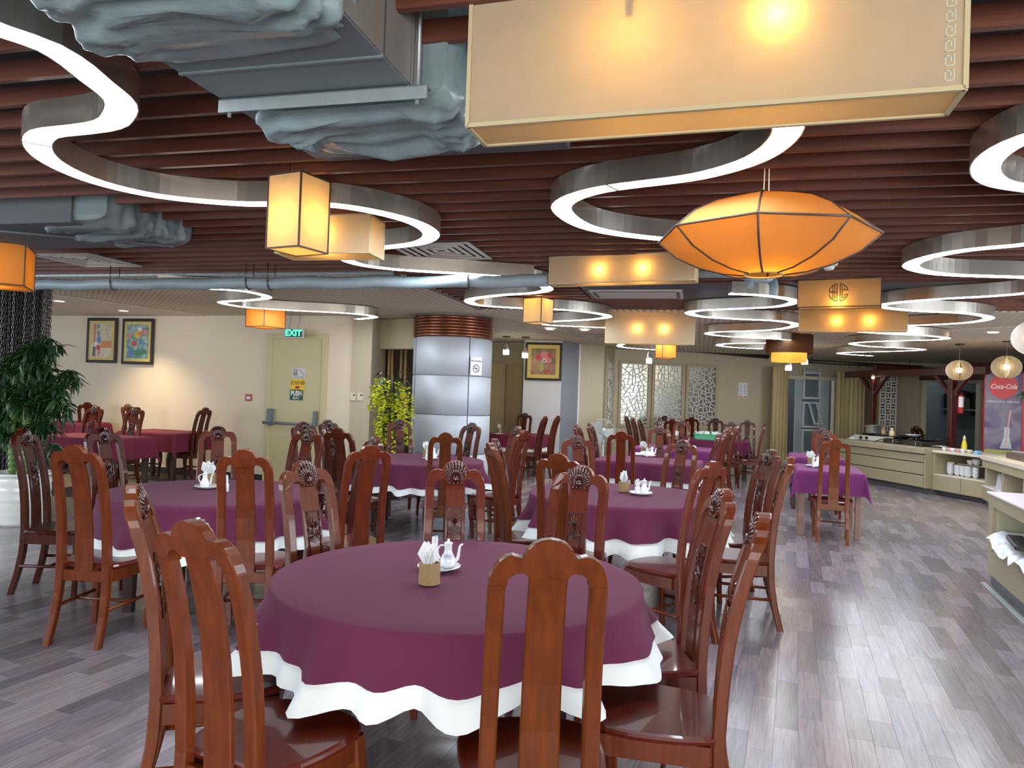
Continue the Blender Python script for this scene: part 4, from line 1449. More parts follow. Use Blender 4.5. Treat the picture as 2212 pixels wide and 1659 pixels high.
def serpentine(label, pix):
    pts = [P(x, y, ZL) for x, y in pix]
    c0 = pts[len(pts) // 2].copy(); c0.z = ZL
    # smooth the plan path, resample evenly
    path = smoothpath(pts, 10)
    for _ in range(12):
        path = [path[0]] + [(path[i - 1] + path[i] * 2 + path[i + 1]) / 4 for i in range(1, len(path) - 1)] + [path[-1]]
    ev = [path[0]]
    for p in path:
        while (p - ev[-1]).length > 0.06:
            ev.append(ev[-1] + (p - ev[-1]).normalized() * 0.06)
    ev = [p - c0 for p in ev]
    n = len(ev)
    nor = []
    for i in range(n):
        d = ev[min(i + 1, n - 1)] - ev[max(i - 1, 0)]
        d.normalize(); nor.append(Vector((-d.y, d.x, 0)))
    t = thing('serpentine_light', label, 'ceiling light', c0, 0, 'serpentine ceiling lights')
    hw = 0.058
    seg = 26
    i = 0
    while i < n - 2:
        j = min(i + seg, n - 1)
        if n - 1 - j < 6: j = n - 1
        rng_ = range(i, j + 1)
        m = MB()
        def at(k, s, z):
            q = ev[k] + nor[k] * s
            return (q.x, q.y, z)
        # channel-shaped steel housing with the lit strip set into its underside
        sec = [(-hw, 0), (-hw + .005, 0), (-hw + .005, .008), (hw - .005, .008), (hw - .005, 0), (hw, 0), (hw, .110), (-hw, .110)]
        m.loft([[at(k, a, b) for a, b in sec] for k in rng_], True, True, False)
        h = m.build('housing', 'steel', t)
        m = MB()
        ks = list(rng_)
        def at2(k, s, z):
            q = ev[k] + nor[k] * s
            if k == j and j < n - 1: q = q - (ev[k] - ev[k - 1]) * 0.30
            return (q.x, q.y, z)
        m.loft([[at2(k, -hw + .007, .001), at2(k, hw - .007, .001), at2(k, hw - .007, .007), at2(k, -hw + .007, .007)] for k in ks], True, True, False)
        m.build('diffuser', 'led', h)
        if j < n - 1:
            q = ev[j]
            MB().box((q.x, q.y, .0005), (2 * hw, .009, .003), atan2(nor[j].y, nor[j].x)).build('joint', 'black', h)
        i = j
    return t


for lab, pix in SERP:
    serpentine(lab, pix)

# ================================================================== LANTERNS


def bulb(parent, pos, r=.028, m='bulb'):
    MB().sphere(pos, r, 10, 8).build('bulb', m, parent)


def box_lantern(label, c, w, d, h, rz, shade='shade_cream', bulbs=1, edge='lantern_edge', er=.004, emblem=False, bm='bulb', bz=.3, by=.25):
    """c = centre of the underside; the shade is open at the top and hangs from rods"""
    t = thing('box_lantern', label, 'lantern', c, rz, 'fabric lanterns')
    m = MB()
    for s in (-1, 1):
        m.add([(-w / 2, s * d / 2, 0), (w / 2, s * d / 2, 0), (w / 2, s * d / 2, h), (-w / 2, s * d / 2, h)], [(0, 1, 2, 3)])
        m.add([(s * w / 2, -d / 2, 0), (s * w / 2, d / 2, 0), (s * w / 2, d / 2, h), (s * w / 2, -d / 2, h)], [(0, 1, 2, 3)])
    m.add([(-w / 2, -d / 2, 0), (w / 2, -d / 2, 0), (w / 2, d / 2, 0), (-w / 2, d / 2, 0)], [(0, 1, 2, 3)])
    sh = m.build('shade', shade, t)
    m = MB(); e = er
    for sx in (-1, 1):
        for sy in (-1, 1):
            m.box((sx * w / 2, sy * d / 2, h / 2), (2 * e, 2 * e, h + e))
    for z in (0, h):
        for s in (-1, 1):
            m.box((0, s * d / 2, z), (w, 2 * e, 2 * e)); m.box((s * w / 2, 0, z), (2 * e, d, 2 * e))
    m.build('edge_frame', edge, t)
    n = bulbs
    for k in range(n):
        x = 0 if n == 1 else (-w * .14 + w * .30 * k / (n - 1))
        bulb(t, (x, -d * by if k or w < 1.25 else d * .3, h * bz + .05), .022 if d < .2 else .028, bm)
        MB().tube([(x, -d * by, h * bz + .075), (x, -d * by, h * .9)], .008, 6).build('bulb_holder', 'steel_dark', t)
    m = MB()
    for s in (-1, 1):
        m.tube([(s * w * .35, 0, h * .9), (s * w * .35, 0, max(h + .02, CEIL + .03 - c[2]))], .003, 5)
    m.box((0, 0, h * .9), (w * .98, .012, .008))
    m.build('hanger', 'steel_dark', t)
    return t


# big cream box close to the ceiling slats
a = P(1010, 272, 2.27); b = P(2085, 190, 2.27); d0 = P(1070, 308, 2.27)
ang = atan2(b.y - a.y, b.x - a.x); L_ = (b - a).length
nn = Vector((-sin(ang), cos(ang), 0)); dd = 0.165
c = (a + b) / 2 + nn * dd / 2
box_lantern('large cream fabric box lantern with Greek-key border hanging under the slats', c, L_, dd, .36, ang, bulbs=2, er=.006, bz=.50, by=.26)
# printed key border at both ends of the big lantern
t = bpy.data.objects['box_lantern']
mk = MB()
for s in (1,):
    for k in range(9):
        z = .02 + k * .036
        for (x0, x1, z0, z1) in ((0, .022, 0, .003), (0, .003, 0, .026), (0, .015, .023, .026), (.012, .015, .011, .026), (.019, .022, 0, .03)):
            mk.box((s * (L_ / 2 - .045 + (x0 + x1) / 2), -dd / 2 - .0006, z + (z0 + z1) / 2), (x1 - x0, .0006, z1 - z0))
mat('key_print', (0.44, 0.45, 0.36), rough=0.8)
mk.build('key_border', 'key_print', t)


def box_from_px(label, bl, br, ptop, zb, dd, **kw):
    a = P(*bl, zb); b = P(*br, zb)
    ang = atan2(b.y - a.y, b.x - a.x)
    nn = Vector((-sin(ang), cos(ang), 0))
    h = PY(bl[0], ptop, a.y).z - zb
    return box_lantern(label, (a + b) / 2 + nn * dd / 2, (b - a).length, dd, h, ang, **kw)


box_from_px('low cream box lantern with two bulbs hanging just behind the insulated pipe', (1186, 613), (1500, 604), 556, 2.41, .16, bulbs=2, bz=.25)
box_from_px('tall cream box lantern hanging in front of the lattice windows', (1307, 740), (1500, 744), 672, 2.22, .16, bulbs=2, bz=.35)
hc = box_from_px('amber box lantern printed with a round emblem', (1722, 664), (1903, 660), 606, 2.38, .17, bulbs=1, bz=-.05, edge='edge_dark', shade='shade_amber')
box_from_px('long amber box lantern hanging behind the emblem lantern', (1725, 714), (1960, 714), 667, 2.36, .16, bulbs=2, shade='shade_amber', bz=.25)
box_from_px('cream box lantern hanging behind the tall square lantern', (594, 546), (797, 545), 466, 2.34, .24, bulbs=1, bz=.3)
# emblem: ring with upright strokes
w_ = 181 / F * 6.7
R0 = .078
m = MB(); rings = []
for (a0_, a1_) in ((10, 80), (100, 168), (192, 260), (280, 350)):
    rings = []
    for k in range(9):
        th = radians(a0_ + (a1_ - a0_) * k / 8)
        rings.append([((R0 + e) * cos(th), y, (R0 + e) * sin(th)) for e, y in ((-.004, 0), (.004, 0), (.004, -.0008), (-.004, -.0008))])
    m.loft(rings, True, True, False)
for (x0, z0, x1, z1) in ((-.012, -.078, -.012, .078), (.014, -.078, .014, .078), (-.045, -.055, -.045, .06), (-.078, 0, -.004, 0), (-.078, .012, -.03, .012), (-.03, -.06, -.03, .065), (.03, .055, .03, -.055), (.03, .02, .07, .02), (.03, -.045, .05, -.045), (.05, -.045, .05, -.02), (.05, -.02, .075, -.02), (.05, .04, .05, .02)):
    m.box(((x0 + x1) / 2, -.0004, (z0 + z1) / 2), (max(.007, abs(x1 - x0)), .0008, max(.007, abs(z1 - z0))))
em = m.build('emblem', 'edge_dark', hc, (0, -.0862, .125))


def cube_lantern(label, px_corner, ytop, ybot, ztop, s, rz, shade='shade_amber', **kw):
    r = ray(px_corner, ytop); tt = (ztop - CAMH) / r.z
    Y = r.y * tt
    zb = PY(px_corner, ybot, Y).z
    corner = Vector((r.x * tt, Y, 0))
    # the near corner is local (-s/2,-s/2) rotated
    off = Vector((-s / 2 * cos(rz) + s / 2 * sin(rz), -s / 2 * sin(rz) - s / 2 * cos(rz), 0))
    c = corner - off; c.z = zb
    return box_lantern(label, c, s, s, ztop - zb, rz, shade=shade, edge='edge_dark', by=0.0, **kw)


cube_lantern('tall square amber lantern with dark edges in front of a curved light', 651, 369, 531, 2.585, .217, radians(63.5), bz=.3, shade='shade_cream')
cube_lantern('small glowing cube lantern hanging above the exit sign', 572, 655, 704, 2.585, .355, radians(59.5), bz=.25, shade='shade_orange')
cube_lantern('small bright cube lantern hanging before the round column', 1170, 642, 695, 2.585, .243, radians(54), bz=.75, shade='shade_cream')
cube_lantern('orange cube lantern hanging beside the chain curtain', -108, 512, 604, 2.58, .50, radians(25), bz=.2, shade='shade_orange')
cube_lantern('tiny orange cube lantern hanging below the tall cream box near the lattice', 1432, 735, 772, 2.45, .242, radians(16), bz=.4, shade='shade_orange')

# drum lantern: dark outer shade over an orange inner drum
q = PY(1705, 742, 11.9)
t = thing('drum_lantern', 'brown drum lantern with an orange inner drum hanging towards the curtain', 'lantern', (q.x, q.y, 0), 0, 'fabric lanterns')
zt_, zm_, zb_ = PY(1705, 720, 11.9).z, PY(1705, 764, 11.9).z, PY(1705, 782, 11.9).z
zt_ = min(zt_, CEIL - .01)
m = MB().lathe([(.36, zm_), (.36, zt_)], 32, caps=False); m.build('outer_shade', 'shade_brown', t)
m = MB().lathe([(.27, zb_), (.27, zt_ - .03)], 32, caps=False)
m.add([(.27 * cos(2 * pi * j / 32), .27 * sin(2 * pi * j / 32), zb_) for j in range(32)], [tuple(range(32))])
m.build('inner_shade', 'shade_orange', t)
bulb(t, (0, -.08, zm_ + .06), .03)
MB().tube([(0, 0, zm_ + .1), (0, 0, CEIL)], .008, 6).build('rod', 'steel_dark', t)

# saucer lantern: eight cloth panels over bent ribs
q = PY(1652, 514, 3.62)
R_ = .52
t = thing('saucer_lantern', 'orange saucer-shaped cloth lantern with dark ribs on a cord', 'lantern', q, 0, 'fabric lanterns')
profU = [(1.0, 0.0), (.80, .085), (.58, .145), (.36, .182), (.20, .195)]
profL = [(1.0, 0.0), (.82, -.082), (.60, -.138), (.38, -.170), (.18, -.182)]
off = radians(23)
for k in range(8):
    a0_, a1_ = off + k * pi / 4, off + (k + 1) * pi / 4
    for nm, pr, mt in (('upper_panel', profU, 'shade_orange'), ('lower_panel', profL, 'shade_orange')):
        rings = []
        for rr, z in pr:
            p0 = Vector((rr * R_ * cos(a0_), rr * R_ * sin(a0_), z)); p1 = Vector((rr * R_ * cos(a1_), rr * R_ * sin(a1_), z))
            rings.append([tuple(p0.lerp(p1, s / 4)) for s in range(5)])
        MB().loft(rings, False, False, True).build(nm, mt, t)
    m = MB()
    m.tube([(rr * R_ * cos(a0_) * 1.004, rr * R_ * sin(a0_) * 1.004, z) for rr, z in reversed(profL)] + [(rr * R_ * cos(a0_) * 1.004, rr * R_ * sin(a0_) * 1.004, z) for rr, z in profU[1:]], .0055, 6)
    m.tube([(R_ * cos(a0_) * 1.003, R_ * sin(a0_) * 1.003, 0), (R_ * cos(a1_) * 1.003, R_ * sin(a1_) * 1.003, 0)], .0055, 6)
    m.build('rib', 'edge_dark', t)
for zz, rr in ((.195, .20 * R_), (-.182, .18 * R_)):
    m = MB().tube([(rr * cos(2 * pi * j / 16), rr * sin(2 * pi * j / 16), zz) for j in range(17)], .005, 6)
    m.build('hoop', 'stick', t)
bulb(t, (0, -.06, -.07), .03)
zc_ = 3.10 - q.z
m = MB().tube([(-.012, 0, .19), (-.004, 0, zc_)], .003, 5).tube([(.014, 0, .19), (.004, 0, zc_)], .003, 5).tube([(-.1, 0, .195), (.1, 0, .195)], .004, 5).tube([(0, 0, -.05), (0, 0, .19)], .004, 5)
m.build('cord', 'white', t)

# slatted wooden ball pendants over the kiosk
for k, (px, py, rpx, ycan, dsc) in enumerate(((2072, 800, 26, 755, 'hanging before the fire extinguisher post'), (2174, 793, 29, 745, 'hanging before the drinks fridge'), (2238, 730, 46, 640, 'large and pale, hanging over the serving counter'))):
    Y = 12.6 if k == 0 else (11.7 if k == 1 else 7.4)
    q = PY(px, py, Y); R_ = rpx * Y / F
    t = thing('ball_pendant', 'ball pendant lamp of thin wooden fins ' + dsc, 'pendant lamp', q, 0, 'wooden ball pendants')
    fin = MB()
    pts = []
    for j in range(11):
        th = radians(-72 + 144 * j / 10); pts.append((R_ * cos(th), R_ * .86 * sin(th)))
    for j in range(10, -1, -1):
        th = radians(-72 + 144 * j / 10); pts.append(((R_ * .66) * cos(th), R_ * .80 * sin(th)))
    fin.prism(pts, 'y', -.003, .003)
    fme = fin.mesh('fin', 'ball_wood' if k < 2 else 'white')
    for j in range(34):
        link('fin', fme, t, (0, 0, 0), 2 * pi * j / 34)
    bulb(t, (0, 0, 0), R_ * .22, 'bulb_small')
    m = MB().tube([(0, 0, R_ * .1), (0, 0, CEIL - q.z)], .004, 5)
    m.build('cord', 'cable', t)
    MB().lathe([(.07, CEIL - q.z - .02), (.07, CEIL - q.z)], 16).build('canopy', 'steel_dark', t)
    MB().lathe([(R_ * .34, R_ * .76), (R_ * .34, R_ * .82)], 16).build('top_disc', 'ball_wood', t)

# small bell pendants along the wall by the painting
for k, (px, yt, yb_, Y, dsc) in enumerate(((1093, 742, 766, 14.3, 'nearest the round column'), (1134, 749, 773, 14.3, 'just beside the flower painting'), (1402, 760, 785, 14.6, 'before the first lattice window'), (1703, 777, 800, 14.2, 'under the brown drum lantern'), (1738, 766, 787, 14.2, 'next to the kitchen door'))):
    q = PY(px, yb_, Y)
    h = PY(px, yt, Y).z - q.z
    t = thing('bell_pendant', 'small steel pendant lamp with a lit glass end, ' + dsc, 'pendant lamp', q, 0, 'small bell pendants')
    MB().lathe([(.055, 0), (.058, .01), (.056, h * .42)], 16).build('glass_ring', 'lamp_glass', t)
    MB().lathe([(.056, h * .42), (.052, h * .55), (.035, h * .8), (.015, h)], 16).build('bell', 'aluminium', t)
    MB().tube([(0, 0, h), (0, 0, CEIL - q.z)], .004, 5).build('cord', 'cable', t)
    MB().lathe([(.075, CEIL - q.z - .02), (.08, CEIL - q.z)], 16).build('canopy', 'steel_dark', t)

# recessed downlights
for k, (px, py, dsc, pw) in enumerate(((128, 650, 'in the plaster ceiling beside the chain curtain', 120), (267, 671, 'in the plaster ceiling above the framed pictures', 90), (1188, 711, 'in the cell ceiling before the painting', 60), (1263, 713, 'in the cell ceiling beside the tall cream lantern', 60), (2145, 718, 'in the plaster strip over the buffet', 70))):
    q = P(px, py, CEIL - .014)
    t = thing('downlight', 'round recessed downlight ' + dsc, 'downlight', q, 0, 'recessed downlights')
    MB().lathe([(.085, 0), (.085, -.006), (.068, -.008), (.068, 0)], 20).build('ring', 'white', t)
    MB().lathe([(.066, -.003), (.066, 0)], 20).build('lens', 'downlight', t)
    ld = bpy.data.lights.new('downlight_beam', 'SPOT'); ld.energy = pw; ld.color = (1, .78, .48); ld.spot_size = radians(110); ld.spot_blend = .8; ld.shadow_soft_size = .06
    lo = bpy.data.objects.new('downlight_beam', ld); COL.objects.link(lo); lo.parent = t; lo.location = (0, 0, -.03)

# ================================================================== DUCTS, PIPES, VENTS
from mathutils import noise


def wrapped(name, u0, u1, v0, v1, z0, z1, mt, seed, parent=None, amp=.03, bulge=.03, cross=88, along=60):
    """crumpled foil insulation round a duct running along v"""
    rings = []
    for i in range(along + 1):
        t = i / along; v = v0 + (v1 - v0) * t
        ends = min(1, min(t, 1 - t) * 7)
        ring = []
        for j in range(cross):
            a = 2 * pi * j / cross
            ca, sa = cos(a), sin(a)
            e = .28
            x = (abs(ca) ** e) * (1 if ca > 0 else -1); z = (abs(sa) ** e) * (1 if sa > 0 else -1)
            uu = (u0 + u1) / 2 + x * (u1 - u0) / 2; zz = (z0 + z1) / 2 + z * (z1 - z0) / 2
            n1 = noise.noise(Vector((uu * 4 + seed, v * 5, zz * 4)))
            n2 = noise.noise(Vector((uu * 13 + seed, v * 17, zz * 13)))
            n3 = abs(noise.noise(Vector((uu * 6 - seed, v * 7 + uu * 5, zz * 6))))
            n4 = abs(noise.noise(Vector((uu * 9 + v * 6, v * 11 - seed, zz * 9))))
            dsp = max(-.028, amp * (n1 + .5 * n2 - 1.3 * (n3 - .2) - 1.2 * (n4 - .2)) * (.4 + .6 * ends) + bulge * (ends - 1))
            uu += x * dsp; zz += z * dsp
            ring.append(tuple(UV(uu, v + .02 * n1, zz)))
        rings.append(ring)
    return MB().loft(rings, True, True, True).build(name, mt, parent)


def uvbox(m, u0, u1, v0, v1, z0, z1, b=.004):
    c = UV((u0 + u1) / 2, (v0 + v1) / 2, (z0 + z1) / 2)
    return m.bbox(c, (u1 - u0, v1 - v0, z1 - z0), b, -TH)


DZ = 2.45
du = thing('air_duct', 'large silver grey air duct with crumpled foil wrapping and an angle-iron hanger', 'air duct')
m = MB(); uvbox(m, -1.575, -.905, 1.55, 2.75, DZ, 2.95, .002); m.build('duct_body', 'duct_grey', du)
m = MB(); uvbox(m, -.9045, -.900, 1.56, 2.74, DZ + .004, 2.94, .001); m.build('side_sheet', 'duct_side', du)
for vv in (1.92, 2.14):
    m = MB(); uvbox(m, -1.578, -.900, vv, vv + .016, DZ - .006, 2.93, .002); m.build('seam', 'duct_grey', du)
wrapped('foil_wrap', -1.655, -.90, .95, 1.82, DZ - .045, 2.93, 'wrap', 1.3, du, .042)
wrapped('foil_wrap', -1.56, -.79, 2.22, 2.68, DZ - .045, 2.93, 'wrap', 5.1, du, .04, along=40)
m = MB(); uvbox(m, -1.66, -.55, 2.70, 3.0, DZ + .07, 2.9, .003); m.build('side_branch', 'duct_dark', du)
# angle iron hanger with threaded rods
a = P(478, 238, DZ - .035); b = P(918, 196, DZ - .035)
ua, va = toUV(a); ub, vb = toUV(b)
vm = (va + vb) / 2
m = MB(); uvbox(m, ua, ub, vm, vm + .045, DZ - .012, DZ - .006, .001); uvbox(m, ua, ub, vm, vm + .005, DZ - .05, DZ - .006, .001)
hang = m.build('hanger_rail', 'galvanised', du)
for uu in (ua + .03, ub - .04):
    m = MB(); c = UV(uu, vm + .02, 0); m.tube([(c.x, c.y, DZ - .06), (c.x, c.y, 3.0)], .006, 6).lathe([(.014, 0), (.014, .014)], 6, (c.x, c.y, DZ - .03))
    m.build('threaded_rod', 'galvanised', hang)

d2 = thing('air_duct', 'dark grey air duct partly hidden above the slats near the chain curtain', 'air duct')
m = MB(); uvbox(m, -5.05, -3.95, 3.88, 4.66, 2.51, 2.95, .003); m.build('duct_body', 'duct_dark', d2)
wrapped('foil_wrap', -4.35, -3.66, 3.90, 4.70, 2.50, 2.93, 'duct_grey', 8.8, d2, .03)
m = MB(); c0 = UV(-4.9, 3.9, 0); c1 = UV(-3.75, 4.6, 0)
m.tube([(c0.x, c0.y, 2.505), (c1.x, c1.y, 2.495)], .012, 4); m.build('hanger_rail', 'duct_dark', d2)

# insulated pipe under the slats
pa_ = P(72, 615, 2.44); pb_ = P(1185, 607, 2.44)
t = thing('insulated_pipe', 'long grey insulated pipe slung in straps below the slat ceiling', 'pipe', (pa_.x, pa_.y, 2.44), atan2(pb_.y - pa_.y, pb_.x - pa_.x))
L_ = (pb_ - pa_).length
pts = []; rad = []
nseg = 66
for i in range(nseg + 1):
    pts.append((L_ * i / nseg, 0, .006 * sin(i * .7))); rad.append(.052 + .0028 * (i % 2))
MB().tube(pts, rad, 14).build('pipe', 'pipe_wrap', t)
for fx in (268, 565, 610, 1043):
    k = (fx - 72) / (1185 - 72) * L_ * (1.06 if fx < 900 else 1.0)
    m = MB()
    m.tube([(k, .06 * cos(a), .06 * sin(a)) for a in [radians(x) for x in range(-200, 21, 20)]], .007, 4)
    m.tube([(k, .06, .0), (k, .055, .172)], .006, 4).tube([(k, -.06, .0), (k, -.055, .172)], .006, 4)
    m.build('strap', 'steel_dark', t)

# pale pipe elbows near the saucer lantern
t = thing('drain_pipe', 'pale lagged pipe with two elbows hanging behind the saucer lantern', 'pipe')
g = lambda x, y, Y: tuple(PY(x, y, Y))
m = MB().tube(smoothpath([g(1490, 592, 6.2), g(1560, 591, 6.1), g(1600, 594, 6.1), g(1625, 601, 6.1), g(1650, 602, 6.1), g(1668, 606, 6.15), g(1672, 622, 6.1), g(1671, 638, 6.1)], 4), .036, 10); m.build('pipe', 'pipe_wrap', t)
m = MB().tube([g(1612, 594, 6.2), g(1622, 618, 6.1)], .030, 10); m.build('elbow', 'pipe_wrap', t)

# smoke detector
q = P(1791, 566, CEIL)
t = thing('smoke_detector', 'white round smoke detector fixed beneath the slats', 'smoke detector', q)
MB().lathe([(.065, 0), (.066, -.02), (.055, -.03)], 20).build('base', 'detector', t)
MB().lathe([(.042, -.03), (.040, -.05), (.030, -.062)], 14).build('sensor', 'detector', t)


def diffuser(px, py, size, label, mt='cassette', rz=-TH, n=5):
    q = P(px, py, CEIL - .004)
    t = thing('air_vent', label, 'air vent', q, rz, 'square ceiling air vents')
    m = MB(); s = size / 2
    MB().box((0, 0, .012), (size, size, .004)).build('backing', 'cassette_dark', t)
    for k in range(n):
        r = s * (1 - k / n); w = s / n * (.45 if k else .5)
        m = MB()
        zz = -.004 + .002 * k
        for sx in (-1, 1):
            m.box((sx * (r - w / 2), 0, zz), (w, 2 * r, .006)); m.box((0, sx * (r - w / 2), zz), (2 * r - 2 * w, w, .006))
        m.build('louvre', mt, t)
    return t


diffuser(953, 543, .66, 'square grey air vent set in the slats behind the cream box lantern')
diffuser(187, 562, .66, 'square air vent set in the slats beside the hanging chains')
diffuser(1275, 726, .6, 'square air vent in the cell ceiling before the painting', n=4)
q = P(1376, 636, CEIL - .012)
t = thing('air_conditioner', 'pale ceiling cassette set in a dark panel behind the low box lantern', 'air conditioner', q, -TH)
MB().bbox((0, 0, 0), (.95, .6, .02), .004).build('panel', 'cassette', t)
MB().box((0, 0, -.011), (.8, .45, .004)).build('grille', 'cassette', t)
m = MB()
for sx in (-1, 1): m.box((sx * .43, 0, -.011), (.03, .45, .005))
for sy in (-1, 1): m.box((0, sy * .26, -.011), (.8, .03, .005))
m.build('slot', 'cassette_dark', t)

# ================================================================== CHAIN CURTAIN AND PLANTS
ccx = PY(22, 840, 8.55)
cw = thing('chain_column', 'round column hung all over with dark metal chains', 'column', (ccx.x, ccx.y, 0))
CRD = .36
MB().lathe([(CRD - .05, 0), (CRD - .05, CEIL)], 24).build('core', 'black', cw)
m = MB()
nl = 56; ll = 2.55 / nl
for i in range(nl):
    z = i * ll + ll / 2
    ang = (i % 2) * pi / 2
    pts = []
    for k in range(9):
        a = 2 * pi * k / 8
        x = .011 * cos(a); zz = (ll * .62) * sin(a)
        pts.append((x * cos(ang), x * sin(ang), z + zz))
    m.tube(pts, .0036, 4, caps=False)
cme = m.mesh('chain', 'chain'); cme2 = m.mesh('chain', 'chain_pale')
for j in range(64):
    a = 2 * pi * j / 64
    link('chain', cme2 if j % 3 == 0 else cme, cw, ((CRD + .012 * sin(j * 5)) * cos(a), (CRD + .012 * sin(j * 5)) * sin(a), .02 + .008 * (j % 4)), j * 1.3)

# potted bamboo: white ribbed pot, ringed green stem, drooping leaves
pp = P(8, 1108, .0); pp = P(5, 1140, 0.0)
pc = Vector((pp.x, pp.y + .27, 0))
pt = thing('potted_bamboo', 'bushy dark green bamboo plant in a white wavy ceramic pot', 'potted plant', pc)
prof = []
for i in range(17):
    z = .50 * i / 16
    prof.append((.215 + .05 * sin(min(1, z / .35) * pi / 2) + .006 * sin(z * 75), z))
prof += [(.285, .505), (.285, .53), (.255, .53), (.25, .46)]
MB().lathe(prof, 40).build('pot', 'pot_white', pt)
MB().lathe([(.25, .45), (.24, .47), (.001, .475)], 24).build('soil', 'soil', pt)
m = MB()
for sx, r0, h in ((.07, .045, 1.15), (-.08, .035, 1.5)):
    pts = []; rad = []
    k = 0; z = .46
    while z < h:
        for dz, rr in ((0, .82), (.012, 1.0), (.03, 1.08), (.048, 1.0)):
            pts.append((sx + .01 * sin(z * 5), -.05, z + dz)); rad.append(r0 * rr)
        z += .06
    m = MB().tube(pts, rad, 10); m.build('stem', 'stem_green', pt)
rg = random.Random(9)
leafs = []
cen = [PY(40, 860, pc.y) - pc, PY(95, 830, pc.y) - pc, PY(70, 770, pc.y) - pc, PY(105, 880, pc.y) - pc, PY(20, 930, pc.y) - pc, PY(60, 800, pc.y) - pc, PY(80, 925, pc.y) - pc, PY(-60, 850, pc.y) - pc, PY(-30, 920, pc.y) - pc]
rads = [.36, .30, .26, .26, .27, .28, .18, .4, .3]
twigs = []
for c, r in zip(cen, rads):
    for k in range(15):
        th = rg.uniform(0, 2 * pi); ph = rg.uniform(-.2, 1.2)
        d = Vector((cos(th) * cos(ph), sin(th) * cos(ph), sin(ph)))
        L_ = r * rg.uniform(.6, 1.15)
        p0 = Vector((c.x * .3, c.y * .3 - .04, max(.6, c.z - .28)))
        p1 = c + d * L_ * .45; p2 = c + d * L_ + Vector((0, 0, -.10 * L_))
        twigs.append((p0, p1, p2))
for (px, py) in ((170, 815), (160, 800), (130, 745), (110, 730), (150, 870), (125, 960), (165, 825), (100, 985)):
    e = PY(px, py, pc.y - .05) - pc
    twigs.append((Vector((e.x * .3, 0, e.z - .25)), e * .72 + Vector((0, 0, e.z * .26)), e))
m = MB()
for p0, p1, p2 in twigs:
    m.tube(smoothpath([p0, p1, p2], 3), .004, 4)
m.build('twig', 'stem_green', pt)
for p0, p1, p2 in twigs:
    sp = smoothpath([p0, p1, p2], 8)
    for k in range(22):
        b = sp[rg.randrange(6, len(sp))]
        leafs.append((b, rg.uniform(0, 2 * pi), rg.uniform(-1.3, .25), rg.uniform(.11, .19)))


def leaf_shape(L_, droop):
    m = MB(); rings = []
    for i in range(6):
        t = i / 5; w = L_ * .105 * sin(pi * min(1, t * .93 + .07)) ** .8 * (1 - .25 * t)
        x = L_ * t; z = -droop * L_ * t * t
        rings.append([(x, -w, z - w * .25), (x, 0, z + w * .12), (x, w, z - w * .25)])
    return m.loft(rings, False, False, True)


lm = [leaf_shape(.15, d_).mesh('leaf', 'leaf') for d_ in (.15, .3, .45)]
leafs.sort(key=lambda t: (pc + t[0]).y - .25 * (pc + t[0]).x)
for k, (b, a, e, L_) in enumerate(leafs[:290]):
    o = link('leaf', lm[k % 3], pt, b)
    o.rotation_euler = (rg.uniform(-.5, .5), -e, a)
    s = L_ / .15; o.scale = (s, s, s)
    g = rg.choice((.6, .8, 1.0, 1.3, 2.0)); o.color = (g, g, g * .9, 1)
mm = MB()
for k, (b, a, e, L_) in enumerate(leafs[290:]):
    q = leaf_shape(L_, .3)
    q.xf(Matrix.Translation(b) @ Matrix.Rotation(a, 4, 'Z') @ Matrix.Rotation(-e, 4, 'Y') @ Matrix.Rotation(rg.uniform(-.5, .5), 4, 'X'))
    mm.add(q.v, q.f, True)
tag(mm.build('foliage', 'leaf', pt), kind='stuff')

# yellow wisteria stand by the column
wc = PY(846, 880, 10.25)
wt = thing('wisteria_plant', 'tall artificial plant with hanging yellow flower clusters beside the metal column', 'plant', (wc.x, wc.y, 0))
MB().lathe([(.15, 0), (.17, .05), (.14, .28), (.16, .32), (.13, .32)], 20).build('pot', 'black', wt)
m = MB().tube([(0, 0, .3), (.01, 0, 1.1), (0, 0, 1.72)], [.03, .025, .015], 8); m.build('stem', 'table_leg', wt)
rg = random.Random(5)
s_ = wc.y / F


def cluster_mesh(n, L_, seed):
    r2 = random.Random(seed); m = MB()
    for i in range(n):
        t = i / n; z = -L_ * t; rr = .042 * (1 - .6 * t) + .006
        for k in range(4):
            a = r2.uniform(0, 2 * pi); c = Vector((rr * cos(a), rr * sin(a), z + r2.uniform(-.01, .01)))
            u_ = Vector((cos(a), sin(a), -.4)).normalized() * .030; w_ = Vector((-sin(a), cos(a), .3)).normalized() * .021
            m.add([c - w_, c + u_ - w_ * .3, c + u_ * 1.3 + w_ * .4, c + w_], [(0, 1, 2, 3)], True)
    return m.mesh('flower_cluster', 'wisteria')


